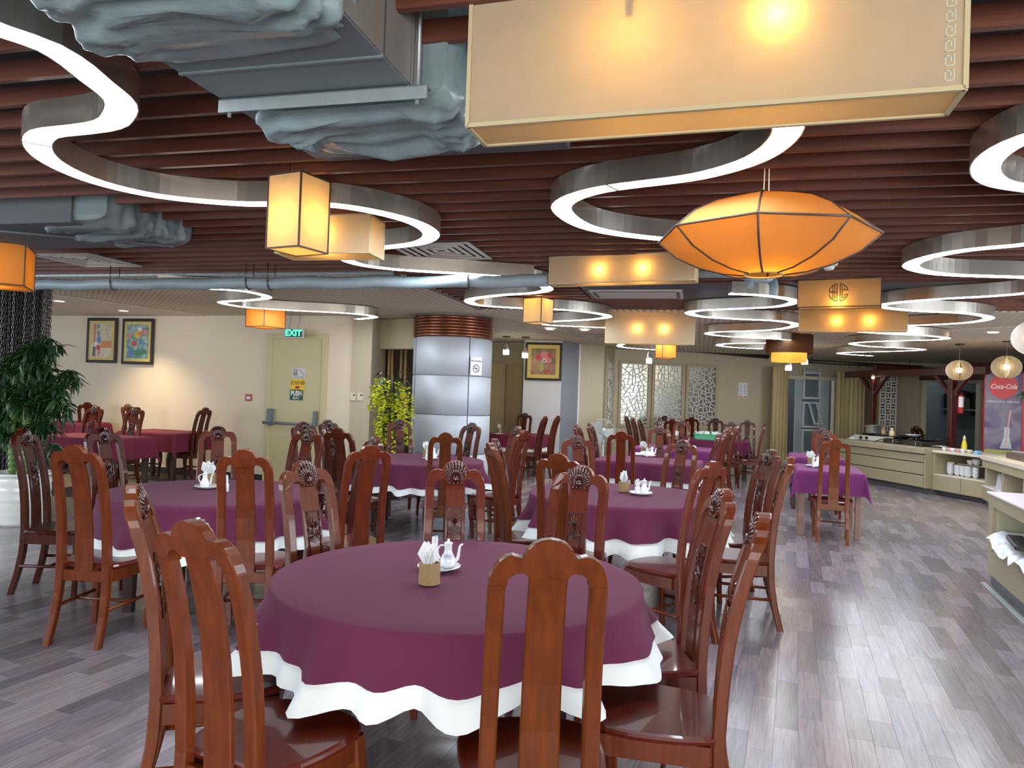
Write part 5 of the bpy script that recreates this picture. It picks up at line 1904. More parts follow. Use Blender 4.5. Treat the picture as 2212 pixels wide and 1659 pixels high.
cms = [cluster_mesh(22, .36, 1), cluster_mesh(16, .26, 2), cluster_mesh(28, .46, 3)]
for (px, py, k) in ((812, 832, 1), (822, 815, 0), (834, 818, 2), (838, 850, 2), (845, 855, 0), (856, 850, 2), (866, 838, 0), (878, 835, 2), (884, 850, 0), (818, 868, 2), (815, 900, 0), (828, 900, 2), (824, 935, 0), (850, 930, 0), (846, 905, 0), (872, 890, 2), (880, 910, 0), (862, 825, 1), (808, 848, 1), (828, 860, 0), (866, 880, 0)):
    q = PY(px, py, wc.y - rg.uniform(-.02, .17)) - Vector((wc.x, wc.y, 0))
    o = link('flower_cluster', cms[k], wt, q); o.rotation_euler = (rg.uniform(-.15, .15), rg.uniform(-.15, .15), rg.uniform(0, 6))
m = MB()
for k in range(200):
    z = rg.uniform(.85, 1.78); a = rg.uniform(0, 2 * pi); r = rg.uniform(.03, .24) * (1.1 if z > 1.3 else .7)
    q = leaf_shape(rg.uniform(.08, .14), .4)
    for i, v_ in enumerate(q.v): q.v[i] = (v_[0], v_[1] * 2.0, v_[2])
    q.xf(Matrix.Translation((r * cos(a), r * sin(a) * .8, z)) @ Matrix.Rotation(a + rg.uniform(-.8, .8), 4, 'Z') @ Matrix.Rotation(rg.uniform(-.3, .9), 4, 'Y'))
    m.add(q.v, q.f, True)
tag(m.build('foliage', 'leaf', wt), kind='stuff')

# pedestal fan and its grille near the niche
q = P(1300, 1010, 0.0); q = PY(1301, 965, 11.6)
t = thing('pedestal_fan', 'grey pedestal fan with wire guard standing before the niche', 'fan', (q.x, q.y, 0), radians(-20))
hz = .95
MB().lathe([(.18, 0), (.18, .02), (.05, .05), (.03, .06)], 20).build('base', 'fan_grey', t)
MB().tube([(0, .05, .05), (0, .05, hz)], .018, 8).build('pole', 'fan_grey', t)
MB().sphere((0, .04, hz), .075, 12, 8, sc=(1, 1.3, 1)).build('motor', 'fan_grey', t)
m = MB()
for k in range(28):
    a = 2 * pi * k / 28
    for s in (-1, 1):
        m.tube([(.03 * cos(a), s * .075 - .06, hz + .03 * sin(a)), (.15 * cos(a), s * .06 - .06, hz + .15 * sin(a)), (.21 * cos(a), -.06, hz + .21 * sin(a))], .0018, 3)
m.tube([(.21 * cos(2 * pi * k / 32), -.06, hz + .21 * sin(2 * pi * k / 32)) for k in range(33)], .005, 5)
m.build('guard', 'fan_grey', t)
for k in range(3):
    a = 2 * pi * k / 3
    m = MB(); pts = []
    for r, w in ((.03, .03), (.10, .07), (.17, .075), (.185, .04)):
        pts.append([(r * cos(a) - w * sin(a), -.05, hz + r * sin(a) + w * cos(a)), (r * cos(a) + w * sin(a), -.075, hz + r * sin(a) - w * cos(a))])
    m.loft(pts, False, False, True); m.build('blade', 'fan_grey', t)

# ================================================================== KITCHEN DOOR, CURTAINS, KIOSK
KY = 18.05
a = PY(1704, 840, 17.93); b = PY(1803, 840, 18.22)
w = (b - a).length; ang = atan2(b.y - a.y, b.x - a.x)
kd = struct(MB().bbox((0, 0, 0), (.10, .10, 2.12), .005).build('door_4', 'ivory', None, (b.x, b.y, 1.06), ang))
m = MB().bbox((-w / 2, 0, 1.09), (w, .10, .08), .005); m.build('door_frame', 'ivory', kd)
sc_ = w / 99.0


def dx(px): return (px - 1803) * sc_


m = MB()
for x0, x1 in ((1719, 1733), (1773, 1791)):
    m.bbox(((dx(x0) + dx(x1)) / 2, .02, 0), (dx(x1) - dx(x0), .05, 2.12), .004)
m.build('leaf_stile', 'alu_frame', kd)
zf = lambda y: PY(1750, y, 18.08).z - 1.06
for y0, y1 in ((796, 801), (803, 862), (868, 924), (927, 980)):
    m = MB().box(((dx(1734) + dx(1772)) / 2, .03, (zf(y0) + zf(y1)) / 2), (dx(1772) - dx(1734), .012, zf(y0) - zf(y1)))
    pn = m.build('pane', 'blue_glass', kd)
    m = MB(); W_ = dx(1772) - dx(1734); cx = (dx(1734) + dx(1772)) / 2
    for s in (-1, 1):
        m.box((cx + s * (W_ / 2 - .025), .0, (zf(y0) + zf(y1)) / 2), (.05, .03, zf(y0) - zf(y1)))
    for zz in (zf(y0) - .025, zf(y1) + .025):
        m.box((cx, .0, zz), (W_ - .1, .03, .05))
    m.build('sash', 'upvc', kd)
# open sash, tilted
m = MB()
for s in (-1, 1):
    m.box((s * .13, 0, -.27), (.04, .03, .58))
for zz in (0, -.54): m.box((0, 0, zz), (.26, .03, .04))
sa = m.build('open_sash', 'upvc', kd, ((dx(1742) + dx(1768)) / 2, -.02, zf(870)))
sa.rotation_euler = (-.35, 0, .25)

# curtains


def curtain(name, label, px0, px1, Y, ztop, zbot, amp, seed, folds):
    a = PY(px0, 860, Y); b = PY(px1, 860, Y + .05)
    n = 90; w = (b - a).length
    rg = random.Random(seed); ph = rg.uniform(0, 6)
    rings = []
    for i in range(13):
        z = zbot + (ztop - zbot) * i / 12; t = i / 12
        rings.append([(w * j / n * (1 - .02 * sin(t * pi)) + .01 * sin(j * .4 + t * 2), amp * (.6 + .4 * (1 - t)) * (sin(j / n * folds * 2 * pi + ph) + .4 * sin(j / n * folds * 4.3 * pi + t)), z) for j in range(n + 1)])
    o = MB().loft(rings, False, False, True).build(name, 'curtain', None, (a.x, a.y, 0), atan2(b.y - a.y, b.x - a.x))
    return tag(o, label, 'curtain', 'cream curtains by the kitchen')


curtain('curtain', 'pleated cream curtain between the notice sheet and the kitchen door', 1668, 1703, 17.3, 2.36, .02, .05, 1, 5)
curtain('curtain', 'cream curtain hanging behind the stove end of the kiosk', 1805, 1868, 17.6, 2.32, .02, .06, 2, 7)
curtain('curtain', 'narrow cream curtain between kiosk post and white screen', 1880, 1902, 17.6, 2.32, .02, .05, 3, 3)
# curtain rail
ra = PY(1728, 779, 17.2); rb = PY(1992, 794, 17.2)
t = thing('curtain_rail', 'dark metal curtain rail with hooks above the kitchen door', 'curtain rail', ra)
m = MB().tube([(0, 0, 0), tuple(rb - ra)], .045, 8); m.build('rail', 'steel_dark', t)
m = MB()
for k in range(9):
    q = (rb - ra) * (.33 + .075 * k)
    m.tube([tuple(q), (q.x, q.y, q.z - .10)], .008, 4)
m.tube([tuple((rb - ra) * .1), (((rb - ra) * .1).x, 0, CEIL - ra.z)], .01, 5).tube([tuple((rb - ra) * .9), (((rb - ra) * .9).x, 0, CEIL - ra.z)], .01, 5)
m.build('hook', 'steel_dark', t)
ra = PY(1460, 752, 17.0); rb = PY(1660, 771, 17.2)
t = thing('curtain_rail', 'dark metal rail running above the lattice windows', 'curtain rail', ra)
MB().tube([(0, 0, 0), tuple(rb - ra)], .05, 8).tube([tuple((rb - ra) * .1), (((rb - ra) * .1).x, 0, CEIL - ra.z)], .01, 5).tube([tuple((rb - ra) * .9), (((rb - ra) * .9).x, 0, CEIL - ra.z)], .01, 5).build('rail', 'steel_dark', t)

# white square-cut screen behind the kiosk
a = PY(1902, 840, 17.4); b = PY(1936, 840, 17.4)
z0 = .55; z1 = PY(1919, 812, 17.4).z
t = thing('cutout_screen', 'white screen panel with square cut-outs behind the cooking counter', 'screen', (a.x, a.y, 0))
w = b.x - a.x; h = z1 - z0
m = MB(); nx_, nz_ = 3, 13
cw_, ch_ = w / nx_, h / nz_
for i in range(nx_ + 1): m.box((w * i / nx_, 0, z0 + h / 2), (.028, .03, h))
for j in range(nz_ + 1): m.box((w / 2, 0, z0 + h * j / nz_), (w, .028, .028))
for j in range(nz_):
    for i in range(nx_):
        if (i + j) % 2 == 0:
            m.box((cw_ * (i + .5), 0, z0 + ch_ * (j + .5)), (cw_ * .22, .026, ch_ * .9))
        else:
            m.box((cw_ * (i + .5), 0, z0 + ch_ * (j + .5)), (cw_ * .9, .026, ch_ * .2))
m.build('fretwork', 'lattice_white', t)
MB().box((w / 2, .04, z0 + h / 2), (w, .01, h)).build('backing', 'cassette_dark', t)
MB().bbox((w / 2, 0, z0 / 2), (w, .05, z0), .004).build('foot_panel', 'lattice_white', t)

# kitchen opening: frame, shelf and things on it
oa = PY(1992, 840, 18.28); ob = PY(2116, 840, 18.28)
m = MB()
for xx in (oa.x, ob.x): m.bbox((xx, 18.25, 1.13), (.12, .16, 2.26), .005)
m.bbox(((oa.x + ob.x) / 2, 18.25, 2.22), (ob.x - oa.x - .12, .16, .12), .005)
struct(m.build('door_5', 'ivory'))
sa_ = PY(2040, 884, 20.38); sb_ = PY(2122, 886, 20.38)
t = thing('kitchen_shelf', 'wall shelf seen through the kitchen opening', 'shelf', (sa_.x, sa_.y, sa_.z))
MB().bbox(((sb_.x - sa_.x) / 2, 0, 0), (sb_.x - sa_.x, .4, .04), .004).build('board', 'kick_strip', t)
for k in (0.15, .85): MB().box(((sb_.x - sa_.x) * k, .1, -.08), (.03, .25, .14)).build('bracket', 'steel_dark', t)
for k, (px, rr, hh, mt, dsc) in enumerate(((2050, .14, .40, 'black', 'tall black pot'), (2078, .19, .26, 'aluminium', 'wide steel pot'), (2078, .19, .14, 'black', 'black wok'), (2106, .12, .44, 'black', 'dark jug'))):
    q = PY(px, 884, 20.33)
    zb = q.z + .02 if k != 2 else q.z + .31
    z = sa_.z + .021 if k != 2 else sa_.z + .35
    m = MB().lathe([(rr * .85, 0), (rr, .03), (rr, hh), (rr * 1.04, hh + .01), (rr * .9, hh + .01), (rr * .3, hh + .05)], 20)
    tag(m.build('cooking_pot', mt, None, (q.x, q.y, z)), dsc + ' on the shelf in the kitchen opening', 'pot', 'pots on the kitchen shelf')

# tube lamps added out of view to brighten the kitchen
for px, dsc in ((2060, 'past the kiosk opening'), (1760, 'behind the kitchen door')):
    q = PY(px, 700, 19.3); q.z = CEIL - .05
    t = thing('kitchen_fill_lamp', 'unseen white tube lamp added to light the kitchen, ' + dsc, 'lamp', q, 0, 'added kitchen fill lamps')
    MB().bbox((0, 0, .03), (1.25, .08, .04), .005).build('batten', 'white', t)
    MB().tube([(-.6, 0, -.005), (.6, 0, -.005)], .016, 8).build('tube', 'led', t)
# ------------------------------------------------------------------ kiosk counter along the right
K0 = Vector((6.80, 15.75, 0)); K1 = P(2014, 1068, 0.0); K1.z = 0; K2 = P(2123, 1092, 0.0); K2.z = 0
kd_ = (K2 - K0).normalized(); kang = atan2(kd_.y, kd_.x)
kn = Vector((-kd_.y, kd_.x, 0))                       # away from the room (to the right of the picture)
HT = .80


def counter_unit(name, label, a, b, builder):
    L_ = (b - a).length
    t = thing(name, label, 'counter', (a.x, a.y, 0), kang)
    builder(t, L_)
    return t


DEP = .75


def drawers(t, L_):
    MB().bbox((L_ / 2 - .03, DEP / 2 + .04, .42), (L_ - .07, DEP - .08, .64), .003).build('body', 'groove', t)
    MB().bbox((L_ - .025, DEP / 2, .40), (.05, DEP, .60), .003).build('end_panel', 'counter', t)
    MB().bbox((L_ / 2, DEP / 2 + .06, .05), (L_, DEP - .12, .10), .002).build('kick_board', 'kick', t)
    for z0, z1 in ((.11, .315), (.33, .535), (.55, .685)):
        MB().bbox((L_ / 2 - .03, .02, (z0 + z1) / 2), (L_ - .065, .045, z1 - z0), .004).build('drawer_front', 'counter', t)
    MB().bbox((L_ / 2, DEP / 2 - .015, HT - .05), (L_, DEP + .05, .10), .006).build('worktop', 'counter', t)


def shelves(t, L_):
    MB().bbox((L_ / 2, DEP / 2 + .06, .05), (L_, DEP - .12, .09), .002).build('kick_board', 'kick', t)
    MB().bbox((L_ / 2, DEP / 2 + .03, .22), (L_, DEP - .06, .25), .003).build('body', 'counter', t)
    for k in range(2):
        MB().bbox((L_ * (.25 + .5 * k), .01, .215), (L_ / 2 - .012, .04, .25), .004).build('cabinet_door', 'counter', t)
    MB().bbox((L_ / 2, DEP / 2, .355), (L_, DEP, .022), .003).build('shelf_board', 'counter_top', t)
    MB().bbox((L_ * .62, DEP / 2 + .1, .57), (L_ * .74, DEP - .2, .018), .003).build('shelf_board', 'counter', t)
    MB().bbox((.02, DEP / 2, .55), (.04, DEP, .37), .003).build('side_panel', 'counter', t)
    MB().bbox((L_ - .015, DEP / 2, .55), (.03, DEP, .37), .003).build('side_panel', 'counter', t)
    MB().bbox((L_ / 2, DEP - .02, .55), (L_, .03, .37), .003).build('back_panel', 'counter', t)
    MB().bbox((L_ / 2, DEP / 2 - .01, HT - .045), (L_, DEP + .03, .04), .004).build('worktop', 'counter_top', t)


drw = counter_unit('drawer_counter', 'long beige drawer counter carrying the cookers of the kiosk', K0, K1 - kd_ * .002, drawers)
shf = counter_unit('shelf_counter', 'beige open shelf counter holding white bowls and cups', K1, K2, shelves)


def onk(px, py, z):
    q = P(px, py, z); return q


def cup(q, r, h, label, group, cat='cup', name='tea_cup', mt='porcelain'):
    m = MB().lathe([(r * .55, 0), (r * .6, h * .06), (r * .95, h * .5), (r, h), (r * .92, h), (r * .85, h * .5), (r * .4, h * .12)], 18)
    return tag(m.build(name, mt, None, q), label, cat, group)


def on_shelf(px, z, setback):
    """point on the shelf unit: pixel column, height, distance behind the front"""
    r = ray(px, 1000); k = r.x / r.y
    p0 = K1 + kn * setback
    s_ = (k * p0.y - p0.x) / (kd_.x - k * kd_.y)
    return Vector((p0.x + s_ * kd_.x, p0.y + s_ * kd_.y, z))


def on_drw(px, z, setback):
    return on_shelf(px, z, setback)


# stacks of white bowls: every bowl its own thing
sz = 12.2 / F
for k, (px, wpx, n) in enumerate(((2054, 16, 6), (2069, 14, 5), (2080, 13, 5), (2092, 18, 5), (2108, 13, 5))):
    for i in range(n):
        q = on_shelf(px, .367 + i * .031, .22)
        r = wpx / 2 * sz
        m = MB().lathe([(r * .5, 0), (r * .55, .008), (r * .92, .03), (r, .06), (r * .95, .06), (r * .5, .015)], 18)
        tag(m.build('bowl', 'porcelain', None, q), 'white bowl in the %s stack on the lower shelf of the kiosk' % ('tallest', 'second', 'third', 'widest', 'last')[k], 'bowl', 'stacked bowls on the kiosk shelf')
for px, dsc in ((2097, 'the wider shallow one'), (2110, 'the taller one')):
    q = on_shelf(px, .58, .25)
    cup(q, .062, .075 if 'wide' in dsc else .105, 'white bowl alone on the small upper shelf, ' + dsc, 'bowls on the small shelf', 'bowl', 'bowl')
for k, (px, mt, dsc) in enumerate(((2040, 'porcelain', 'white'), (2050, 'pink', 'pink'), (2058, 'porcelain', 'white'), (2070, 'pink', 'pink'), (2080, 'porcelain', 'white'), (2094, 'ivory', 'cream'))):
    q = on_shelf(px, HT - .025, .14)
    lab = ['white cup nearest the drawer counter on the shelf top', 'pink cup beside the cup nearest the drawers', 'white cup between two pink cups', 'pink cup beside the yellow bottle', 'white cup in front of the yellow bottle', 'cream cup next to the blue box'][k]
    cup(q, .045, .06, lab, 'cups on the kiosk counter', mt=mt)
q = on_shelf(2112, HT - .025, .14)
tag(MB().bbox((0, 0, .03), (.11, .07, .06), .006).build('tea_box', 'sky_blue', None, q, .4), 'small light blue box at the end of the row of cups', 'box')
q = on_shelf(2082, HT - .025, .30)
t = thing('sauce_bottle', 'yellow squeeze bottle with a cream cap on the kiosk counter', 'bottle', q)
MB().lathe([(.045, 0), (.048, .02), (.042, .12), (.028, .19), (.022, .20)], 16).build('body', 'bottle_yellow', t)
MB().lathe([(.023, .20), (.022, .25), (.012, .27), (.012, .285)], 12).build('cap', 'cap_cream', t)

# cookers, pot, pans on the drawer counter
q = on_drw(1892, HT, .40)
t = thing('gas_stove', 'white two-burner gas stove on the drawer counter', 'stove', q, kang)
MB().bbox((-.05, 0, .06), (.80, .40, .10), .008).build('body', 'stove', t)
MB().box((-.05, 0, .115), (.76, .36, .008)).build('top_plate', 'black', t)
for k, x in enumerate((-.2, -.02)):
    MB().lathe([(.032, 0), (.03, .03)], 12).xf(Matrix.Translation((x, -.2, .06)) @ Matrix.Rotation(pi / 2, 4, 'X')).build('knob', 'black', t)
for x in (-.25, .16):
    m = MB().tube([(x + .12 * cos(2 * pi * k / 16), .12 * sin(2 * pi * k / 16), .135) for k in range(17)], .012, 5); m.build('burner_ring', 'black', t)
q2 = on_drw(1886, HT + .148, .42)
t = thing('stock_pot', 'dented aluminium stock pot standing on the gas stove', 'pot', q2)
MB().lathe([(.155, 0), (.165, .02), (.165, .17), (.175, .175), (.158, .175), (.152, .03)], 24).build('body', 'aluminium', t)
m = MB()
for s in (-1, 1): m.tube([(s * .165, -.04, .14), (s * .20, -.04, .15), (s * .20, .04, .15), (s * .165, .04, .14)], .008, 5)
m.build('handle', 'aluminium', t)
for px, dsc, mt in ((1907, 'squat amber jar', 'stick'), (1925, 'cream bottle', 'cap_cream')):
    q = on_drw(px, HT + .121, .55)
    m = MB().lathe([(.05, 0), (.055, .02), (.05, .09), (.025, .12), (.022, .14), (.03, .145), (.03, .165), (.01, .17)], 14)
    tag(m.build('condiment_jar', mt, None, q), dsc + ' behind the stove of the kiosk', 'jar', 'jars behind the stove')
for k, (px, L_, dsc) in enumerate(((1940, .42, 'nearest the gas stove'), (1986, .50, 'with the shiny corner'))):
    q = on_drw(px, HT, .33)
    t = thing('hot_plate', 'dark flat table cooker with a trailing cord, ' + dsc, 'hot plate', q, kang, 'table cookers on the drawer counter')
    MB().bbox((0, 0, .05), (L_, .36, .085), .006).build('body', 'steel_dark', t)
    MB().box((0, 0, .095), (L_ - .06, .30, .006)).build('plate', 'black', t)
    MB().bbox((L_ / 2 - .14, -.182, .05), (.02, .008, .07), .002).build('badge', 'aluminium', t)
    m = MB().tube(smoothpath([(-L_ / 2 + .05, -.18, .06), (-L_ / 2 - .03, -.24, .05), (-L_ / 2 - .10, -.27, .02), (-L_ / 2 - .16, -.26, .012)], 4), .010, 5); m.build('cord', 'black', t)
for k, (px, r, z, mt, dsc) in enumerate(((1945, .16, .102, 'black', 'lowest black pan of the pile'), (1955, .15, .135, 'black', 'upper black pan of the pile'), (1970, .13, .165, 'porcelain', 'white plate on top of the black pans'), (2000, .17, .102, 'black', 'black wok on the shiny cooker'), (2030, .15, .004, 'aluminium', 'flat steel tray at the end of the drawer counter'))):
    q = on_drw(px, HT + z, .36)
    m = MB().lathe([(r * .7, 0), (r, .035), (r * 1.02, .035), (r * .7, .008), (.001, .006)], 22)
    if mt == 'black': m.tube([(r, 0, .03), (r + .2, -.05, .05)], .014, 5)
    tag(m.build('pan' if mt == 'black' else 'plate', mt, None, q), dsc, 'pan' if mt == 'black' else 'plate')
q = on_drw(1846, HT, .28)
m = MB()
rg = random.Random(2)
vs = []
for i in range(7):
    for j in range(7):
        vs.append((-.16 + .32 * i / 6, -.1 + .2 * j / 6, .005 + .07 * max(0, sin(pi * i / 6)) * max(0, sin(pi * j / 6)) * rg.uniform(.6, 1.3)))
m.add(vs, [(i * 7 + j, (i + 1) * 7 + j, (i + 1) * 7 + j + 1, i * 7 + j + 1) for i in range(6) for j in range(6)], True)
tag(m.build('crumpled_cloth', 'paper', None, q, kang), 'crumpled white cloth at the curtain end of the counter', 'cloth')

# kiosk frame: posts, beams, braces
kf = thing('kiosk', 'dark red wooden kiosk frame of posts and beams over the counter', 'kiosk')


def beam(nm, a, b, w=.10, h=.12, parent=kf):
    a = Vector(a); b = Vector(b); d = b - a
    m = MB().bbox((0, 0, 0), (d.length, w, h), .006)
    o = m.build(nm, 'kiosk_wood', parent, (a + b) / 2)
    o.rotation_euler = d.to_track_quat('X', 'Z').to_euler()
    return o


pA = PY(1878, 920, 15.2); pB = PY(2053, 950, 11.95); pC = PY(2117, 960, 12.6)
pA = on_drw(1878, 0, .72); pA = Vector((pA.x, pA.y, 0)) + kn * .05
pB = on_shelf(2053, 0, .82)
ZB = PY(1878, 809, pA.y).z
ZB2 = PY(2050, 812, pB.y).z
ZBm = (ZB + ZB2) / 2
for p, w_ in ((pA, .105), (pB, .115)):
    o = MB().bbox((0, 0, ZBm / 2), (w_, w_, ZBm), .006).build('post', 'kiosk_wood', kf, (p.x, p.y, 0), kang)
e0 = pA - kd_ * .95; e1 = pB + kd_ * .8
zt_ = ZBm + .05
beam('beam', (e0.x, e0.y, zt_), (e1.x, e1.y, zt_), .10, .14)
e2 = pA + kn * 1.6; e3 = pB + kn * 2.3
beam('beam', (pA.x, pA.y, zt_ + .13), (e2.x, e2.y, zt_ + .13), .10, .12)
beam('beam', (pB.x, pB.y, zt_ + .13), (e3.x, e3.y, zt_ + .13), .10, .12)
beam('beam', ((e2 - kd_ * .6).x, (e2 - kd_ * .6).y, zt_), ((e3 + kd_ * .5).x, (e3 + kd_ * .5).y, zt_), .10, .14)
for p in (pA, pB):
    for s in (-1, 1):
        q = p + kd_ * .42 * s
        beam('brace', (p.x, p.y, ZBm - .42), (q.x, q.y, ZBm), .07, .07)
q = PY(1886, 814, pA.y - .1)
t = thing('kiosk_lamp', 'small bare lamp glowing at the top of the kiosk post', 'lamp', (q.x, q.y, q.z))
MB().lathe([(.015, .05), (.03, .03), (.032, .0)], 12).build('socket', 'cap_cream', t)
bulb(t, (0, 0, -.015), .03, 'bulb_small')

# fire extinguisher on the kiosk post
q = PY(2070, 893, pB.y - .16)
t = thing('fire_extinguisher', 'red fire extinguisher with a white label hung on the kiosk post', 'fire extinguisher', (pB.x + .13, pB.y - .05, q.z))
h_ = 45 * pB.y / F
MB().lathe([(.045, 0), (.05, .01), (.05, h_ * .78), (.035, h_ * .9), (.015, h_ * .95)], 16).build('cylinder', 'red_box', t)
m = MB()
pts = []
for k in range(9):
    a = radians(-160 + 140 * k / 8); pts.append([(.0515 * cos(a), .0515 * sin(a), h_ * .3), (.0515 * cos(a), .0515 * sin(a), h_ * .8)])
m.loft(pts, False, False, True); m.build('label_sheet', 'white', t)
m = MB().bbox((0, -.01, h_ * .99), (.03, .08, .03), .004).tube([(0, -.04, h_ * .97), (.05, -.06, h_ * .8), (.055, -.03, h_ * .4)], .008, 5); m.build('valve', 'black', t)

# drinks fridge with printed front
FY = 13.1
a = PY(2126, 890, FY); b = PY(2201, 890, FY)
t = thing('drinks_fridge', 'red drinks fridge with a purple printed door behind the buffet', 'fridge', (a.x, a.y, 0), -radians(31))
fw = (b.x - a.x) * .90; fh = PY(2160, 806, FY).z
MB().bbox((fw / 2 + .17, .36, fh / 2), (fw + .36, .66, fh), .008).build('body', 'coke_red', t)
dp = MB().bbox((fw / 2, .015, fh / 2 + .02), (fw - .01, .03, fh - .06), .004).build('door', 'print_fridge', t)
MB().box((fw / 2, -.001, .66), (fw - .02, .003, .32)).build('print_ground', 'fl_olive', dp)
cz = PY(2161, 835, FY).z; cr_ = 26 * FY / F
MB().lathe([(cr_, 0), (cr_, .003)], 36).xf(Matrix.Translation((fw / 2, -.001, cz)) @ Matrix.Rotation(pi / 2, 4, 'X')).build('red_disc', 'coke_red', dp)
letters('Coca-Cola', .115, 'white', dp, (fw / 2, -.0055, cz - .005), shear=.35, sx=.78, offset=.0015)
letters('UỐNG CÙNG CẢM XÚC', .047, 'white', dp, (fw / 2, -.003, PY(2161, 868, FY).z), sx=.92)
# printed bottle and straw
zb_ = PY(2168, 968, FY).z; z1_ = PY(2168, 922, FY).z; z2_ = PY(2172, 885, FY).z
xb_ = (2167 - 2126) * FY / F
m = MB().prism([(xb_ - .095, zb_), (xb_ + .085, zb_), (xb_ + .04, zb_ + .2), (xb_ + .045, z1_), (xb_ - .035, z1_), (xb_ - .035, zb_ + .22)], 'y', -.003, -.004); m.build('print_bottle', 'galvanised', dp)
m = MB().prism([(xb_ - .03, zb_ + .03), (xb_ - .005, zb_ + .03), (xb_ + .062, z2_), (xb_ + .037, z2_)], 'y', -.0045, -.0055); m.build('print_straw', 'pink', dp)
for (x_, z_, w_, h_) in ((.15, 1.0, .26, .10), (.42, 1.12, .24, .16)):
    pts = [(x_ + w_ / 2 * cos(2 * pi * k / 16), z_ + h_ / 2 * sin(2 * pi * k / 16)) for k in range(16)]
    MB().prism(pts, 'y', -.0012, -.002).build('print_blur', 'print_haze', dp)
# small plant tip on the fridge side
q = PY(2207, 852, FY - .35)
t = thing('green_sprig', 'sprig of yellow green leaves sticking out by the fridge', 'plant', q)
rg = random.Random(8)
m = MB().tube([(-.02, .0, -.02), (.12, .02, 0), (.3, .05, -.3), (.35, .1, -1.1)], .006, 5); m.build('stalk', 'stem_green', t)
for k in range(12):
    qm = leaf_shape(.11, .3)
    for i, v_ in enumerate(qm.v): qm.v[i] = (v_[0], v_[1] * 2, v_[2])
    qm.xf(Matrix.Translation((rg.uniform(-.03, .14), 0, rg.uniform(-.03, .05))) @ Matrix.Rotation(rg.uniform(0, 6), 4, 'Z') @ Matrix.Rotation(rg.uniform(-.6, .8), 4, 'Y'))
    qm.build('leaf', 'leaf_bright', t)

# ------------------------------------------------------------------ angled serving counter beyond the near one
M0 = P(2121, 982, HT); M1 = P(2212, 1004.5, HT)
md = (M1 - M0); md.z = 0; md.normalize(); mang = atan2(md.y, md.x)
mn = Vector((-md.y, md.x, 0))
t = thing('serving_counter', 'beige serving counter with open niches under dark warming trays', 'counter', (M0.x, M0.y, 0), mang)
Lm = 3.1
MB().bbox((Lm / 2, .4, HT - .035), (Lm, .84, .07), .005).build('worktop', 'counter_top', t)
MB().bbox((Lm / 2, .42, .05), (Lm - .02, .70, .10), .003).build('kick_board', 'kick', t)
MB().bbox((Lm / 2, .40, .20), (Lm, .76, .20), .003).build('plinth', 'counter', t)
MB().bbox((Lm / 2, .40, .30 + .011), (Lm, .77, .022), .003).build('shelf_board', 'counter_white', t)
MB().bbox((Lm / 2, .03, HT - .13), (Lm, .05, .12), .003).build('front_rail', 'counter', t)
MB().bbox((Lm / 2, .76, .52), (Lm, .03, .42), .003).build('back_panel', 'counter', t)
for x in (.05, .95, 1.95, 2.95):
    MB().bbox((x, .40, .52), (.12, .70, .42), .003).build('divider', 'counter', t)
rg = random.Random(3)
for k in range(5):
    p = M0 + md * (.36 + .10 * k) + mn * .2; p.z = .322
    m = MB().box((0, 0, .11), (.012, .18, .22)).xf(Matrix.Rotation(.25, 4, 'Y'))
    tag(m.build('leaflet', 'paper', None, p, mang + .2), 'white printed leaflet leaning in the niche of the serving counter', 'leaflet', 'leaflets in the serving counter')
p = M0 + md * .95 + mn * .45; p.z = HT
t = thing('warming_tray', 'long dark warming tray with silver dishes on the serving counter', 'tray', p, mang)
MB().bbox((.5, 0, .045), (1.7, .55, .09), .008).build('body', 'tray_brown', t)
for k in range(3):
    MB().bbox((-.08 + .55 * k, 0, .105), (.48, .4, .03), .01).build('dish', 'tray_glass', t)
m = MB().bbox((.45, .2, .17), (1.2, .03, .08), .004); m.build('back_rail', 'tray_brown', t)

# ------------------------------------------------------------------ near counter on the right
N0 = P(2134, 1261, 0.0); N1 = P(2190, 1314, 0.0)
nd = Vector((-sin(PA), -cos(PA), 0))
nang = atan2(nd.y, nd.x); nn_ = Vector((-nd.y, nd.x, 0))
Ln = 3.4; HN = .80
t = thing('buffet_counter', 'beige buffet counter with white top and an open front niche beside the aisle', 'counter', (N0.x, N0.y, 0), nang)
MB().bbox((Ln / 2, .38, .05), (Ln, .72, .10), .003).build('kick_board', 'kick', t)
MB().bbox((Ln / 2, .37, .245), (Ln, .76, .29), .003).build('plinth', 'counter', t)
MB().bbox((.07, .37, .535), (.14, .76, .29), .003).build('end_panel', 'counter', t)
MB().bbox((Ln - .07, .37, .535), (.14, .76, .29), .003).build('end_panel', 'counter', t)
MB().bbox((Ln / 2, .73, .535), (Ln - .28, .03, .29), .003).build('back_panel', 'counter_in', t)
MB().bbox((.155, .37, .535), (.012, .70, .29), .002).build('side_lining', 'counter_in', t)
MB().bbox((Ln / 2, .37, .73), (Ln, .76, .10), .003).build('top_rail', 'counter', t)
MB().bbox((Ln / 2, .37, HN - .01), (Ln + .02, .79, .02), .004).build('worktop', 'counter_white', t)
MB().bbox((Ln / 2, -.035, .006), (Ln, .04, .012), .003).build('floor_strip', 'kick_strip', t)


def onN(s, b, z): 
    p = N0 + nd * s + nn_ * b; return Vector((p.x, p.y, z))


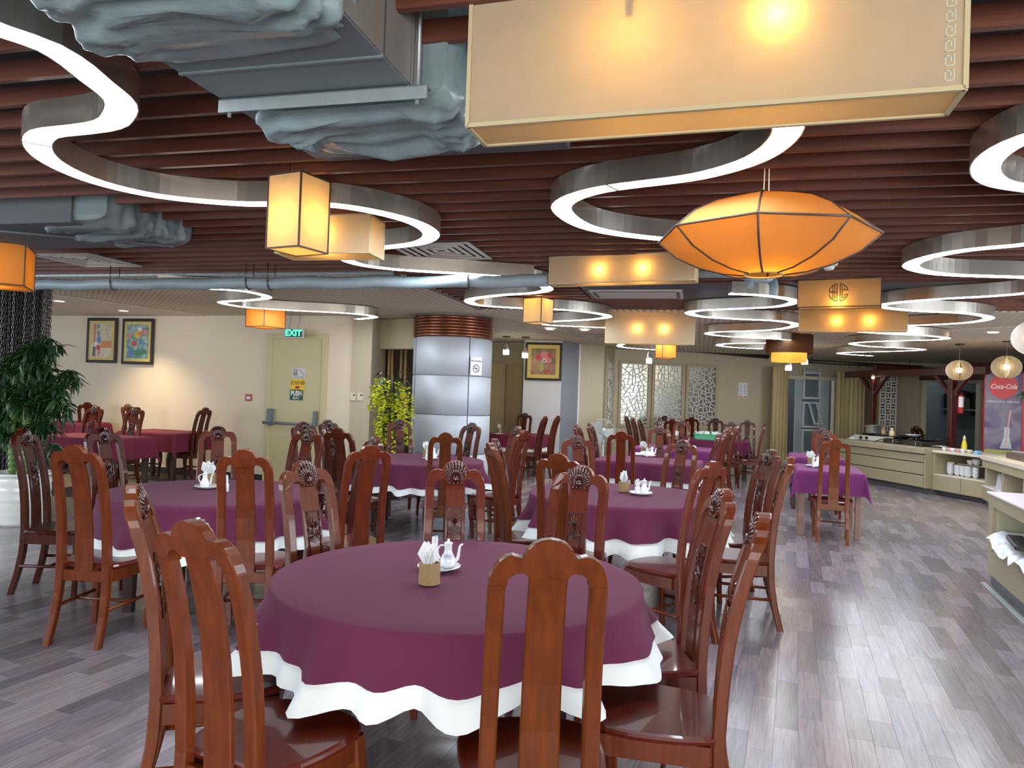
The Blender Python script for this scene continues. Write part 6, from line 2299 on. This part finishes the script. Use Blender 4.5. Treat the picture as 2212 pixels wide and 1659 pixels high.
m = MB(); vs = []; rg = random.Random(12)
nu, nv_ = 16, 9
for i in range(nu + 1):
    for j in range(nv_ + 1):
        u_ = i / nu; v_ = j / nv_
        x = 1.05 * u_; y = -.09 + .52 * v_
        edge = max(0, (.0 - y) / .09)
        z = .02 * sin(u_ * 9) * sin(v_ * 5) + .012 * rg.random() + .03 - .07 * edge + .03 * sin(u_ * 23) * edge
        if u_ < .15: z += .05 * (.15 - u_) / .15
        vs.append((x, y + .02 * sin(u_ * 14) * edge, z))
m.add(vs, [(i * (nv_ + 1) + j, (i + 1) * (nv_ + 1) + j, (i + 1) * (nv_ + 1) + j + 1, i * (nv_ + 1) + j + 1) for i in range(nu) for j in range(nv_)], True)
o = m.build('plastic_bag', 'plastic_bag', None, onN(.20, .02, .405), nang)
tag(o, 'white plastic bag spilling from the niche of the buffet counter', 'bag')
t = thing('chopsticks', 'bundle of wrapped chopsticks lying on the plastic bag', 'chopsticks', onN(.42, .22, .49), nang - .1)
rg = random.Random(6)
for k in range(14):
    m = MB().tube([(0, 0, 0), (.55, 0, 0)], .006, 5).xf(Matrix.Translation((rg.uniform(-.03, .03), -.09 + .013 * k, .008 * (k % 3))) @ Matrix.Rotation(rg.uniform(-.06, .06), 4, 'Z'))
    m.build('chopstick', 'ivory' if k % 3 else 'kick_strip', t)
m = MB().bbox((0, 0, .02), (.55, .12, .04), .015)
tag(m.build('black_pouch', 'black', None, onN(.80, .03, .475), nang - .12), 'black cutlery pouch on the plastic bag in the niche', 'pouch')
m = MB().box((0, 0, .001), (.30, .21, .002))
tag(m.build('paper_sheet', 'paper', None, onN(.55, .35, HN + .001), nang + .2), 'sheet of paper lying on the white buffet top', 'paper')
m = MB().tube([(0, 0, 0), (.14, .03, 0)], .004, 6)
tag(m.build('pen', 'ink_blue', None, onN(.42, .30, HN + .006), nang), 'thin blue pen on the white buffet top', 'pen')
# loose wires at the curved light
t = thing('loose_wires', 'red and blue wires sticking out above the curved light', 'wires', P(152, 232, ZL + .12))
MB().tube(smoothpath([(0, 0, 0), (-.01, 0, .05), (.03, .02, .08), (.05, .02, .05)], 5), .003, 5).build('wire', 'wire_blue', t)
MB().tube(smoothpath([(.01, .01, 0), (.02, 0, .03), (.06, .02, .05)], 5), .003, 5).build('wire', 'wire_red', t)
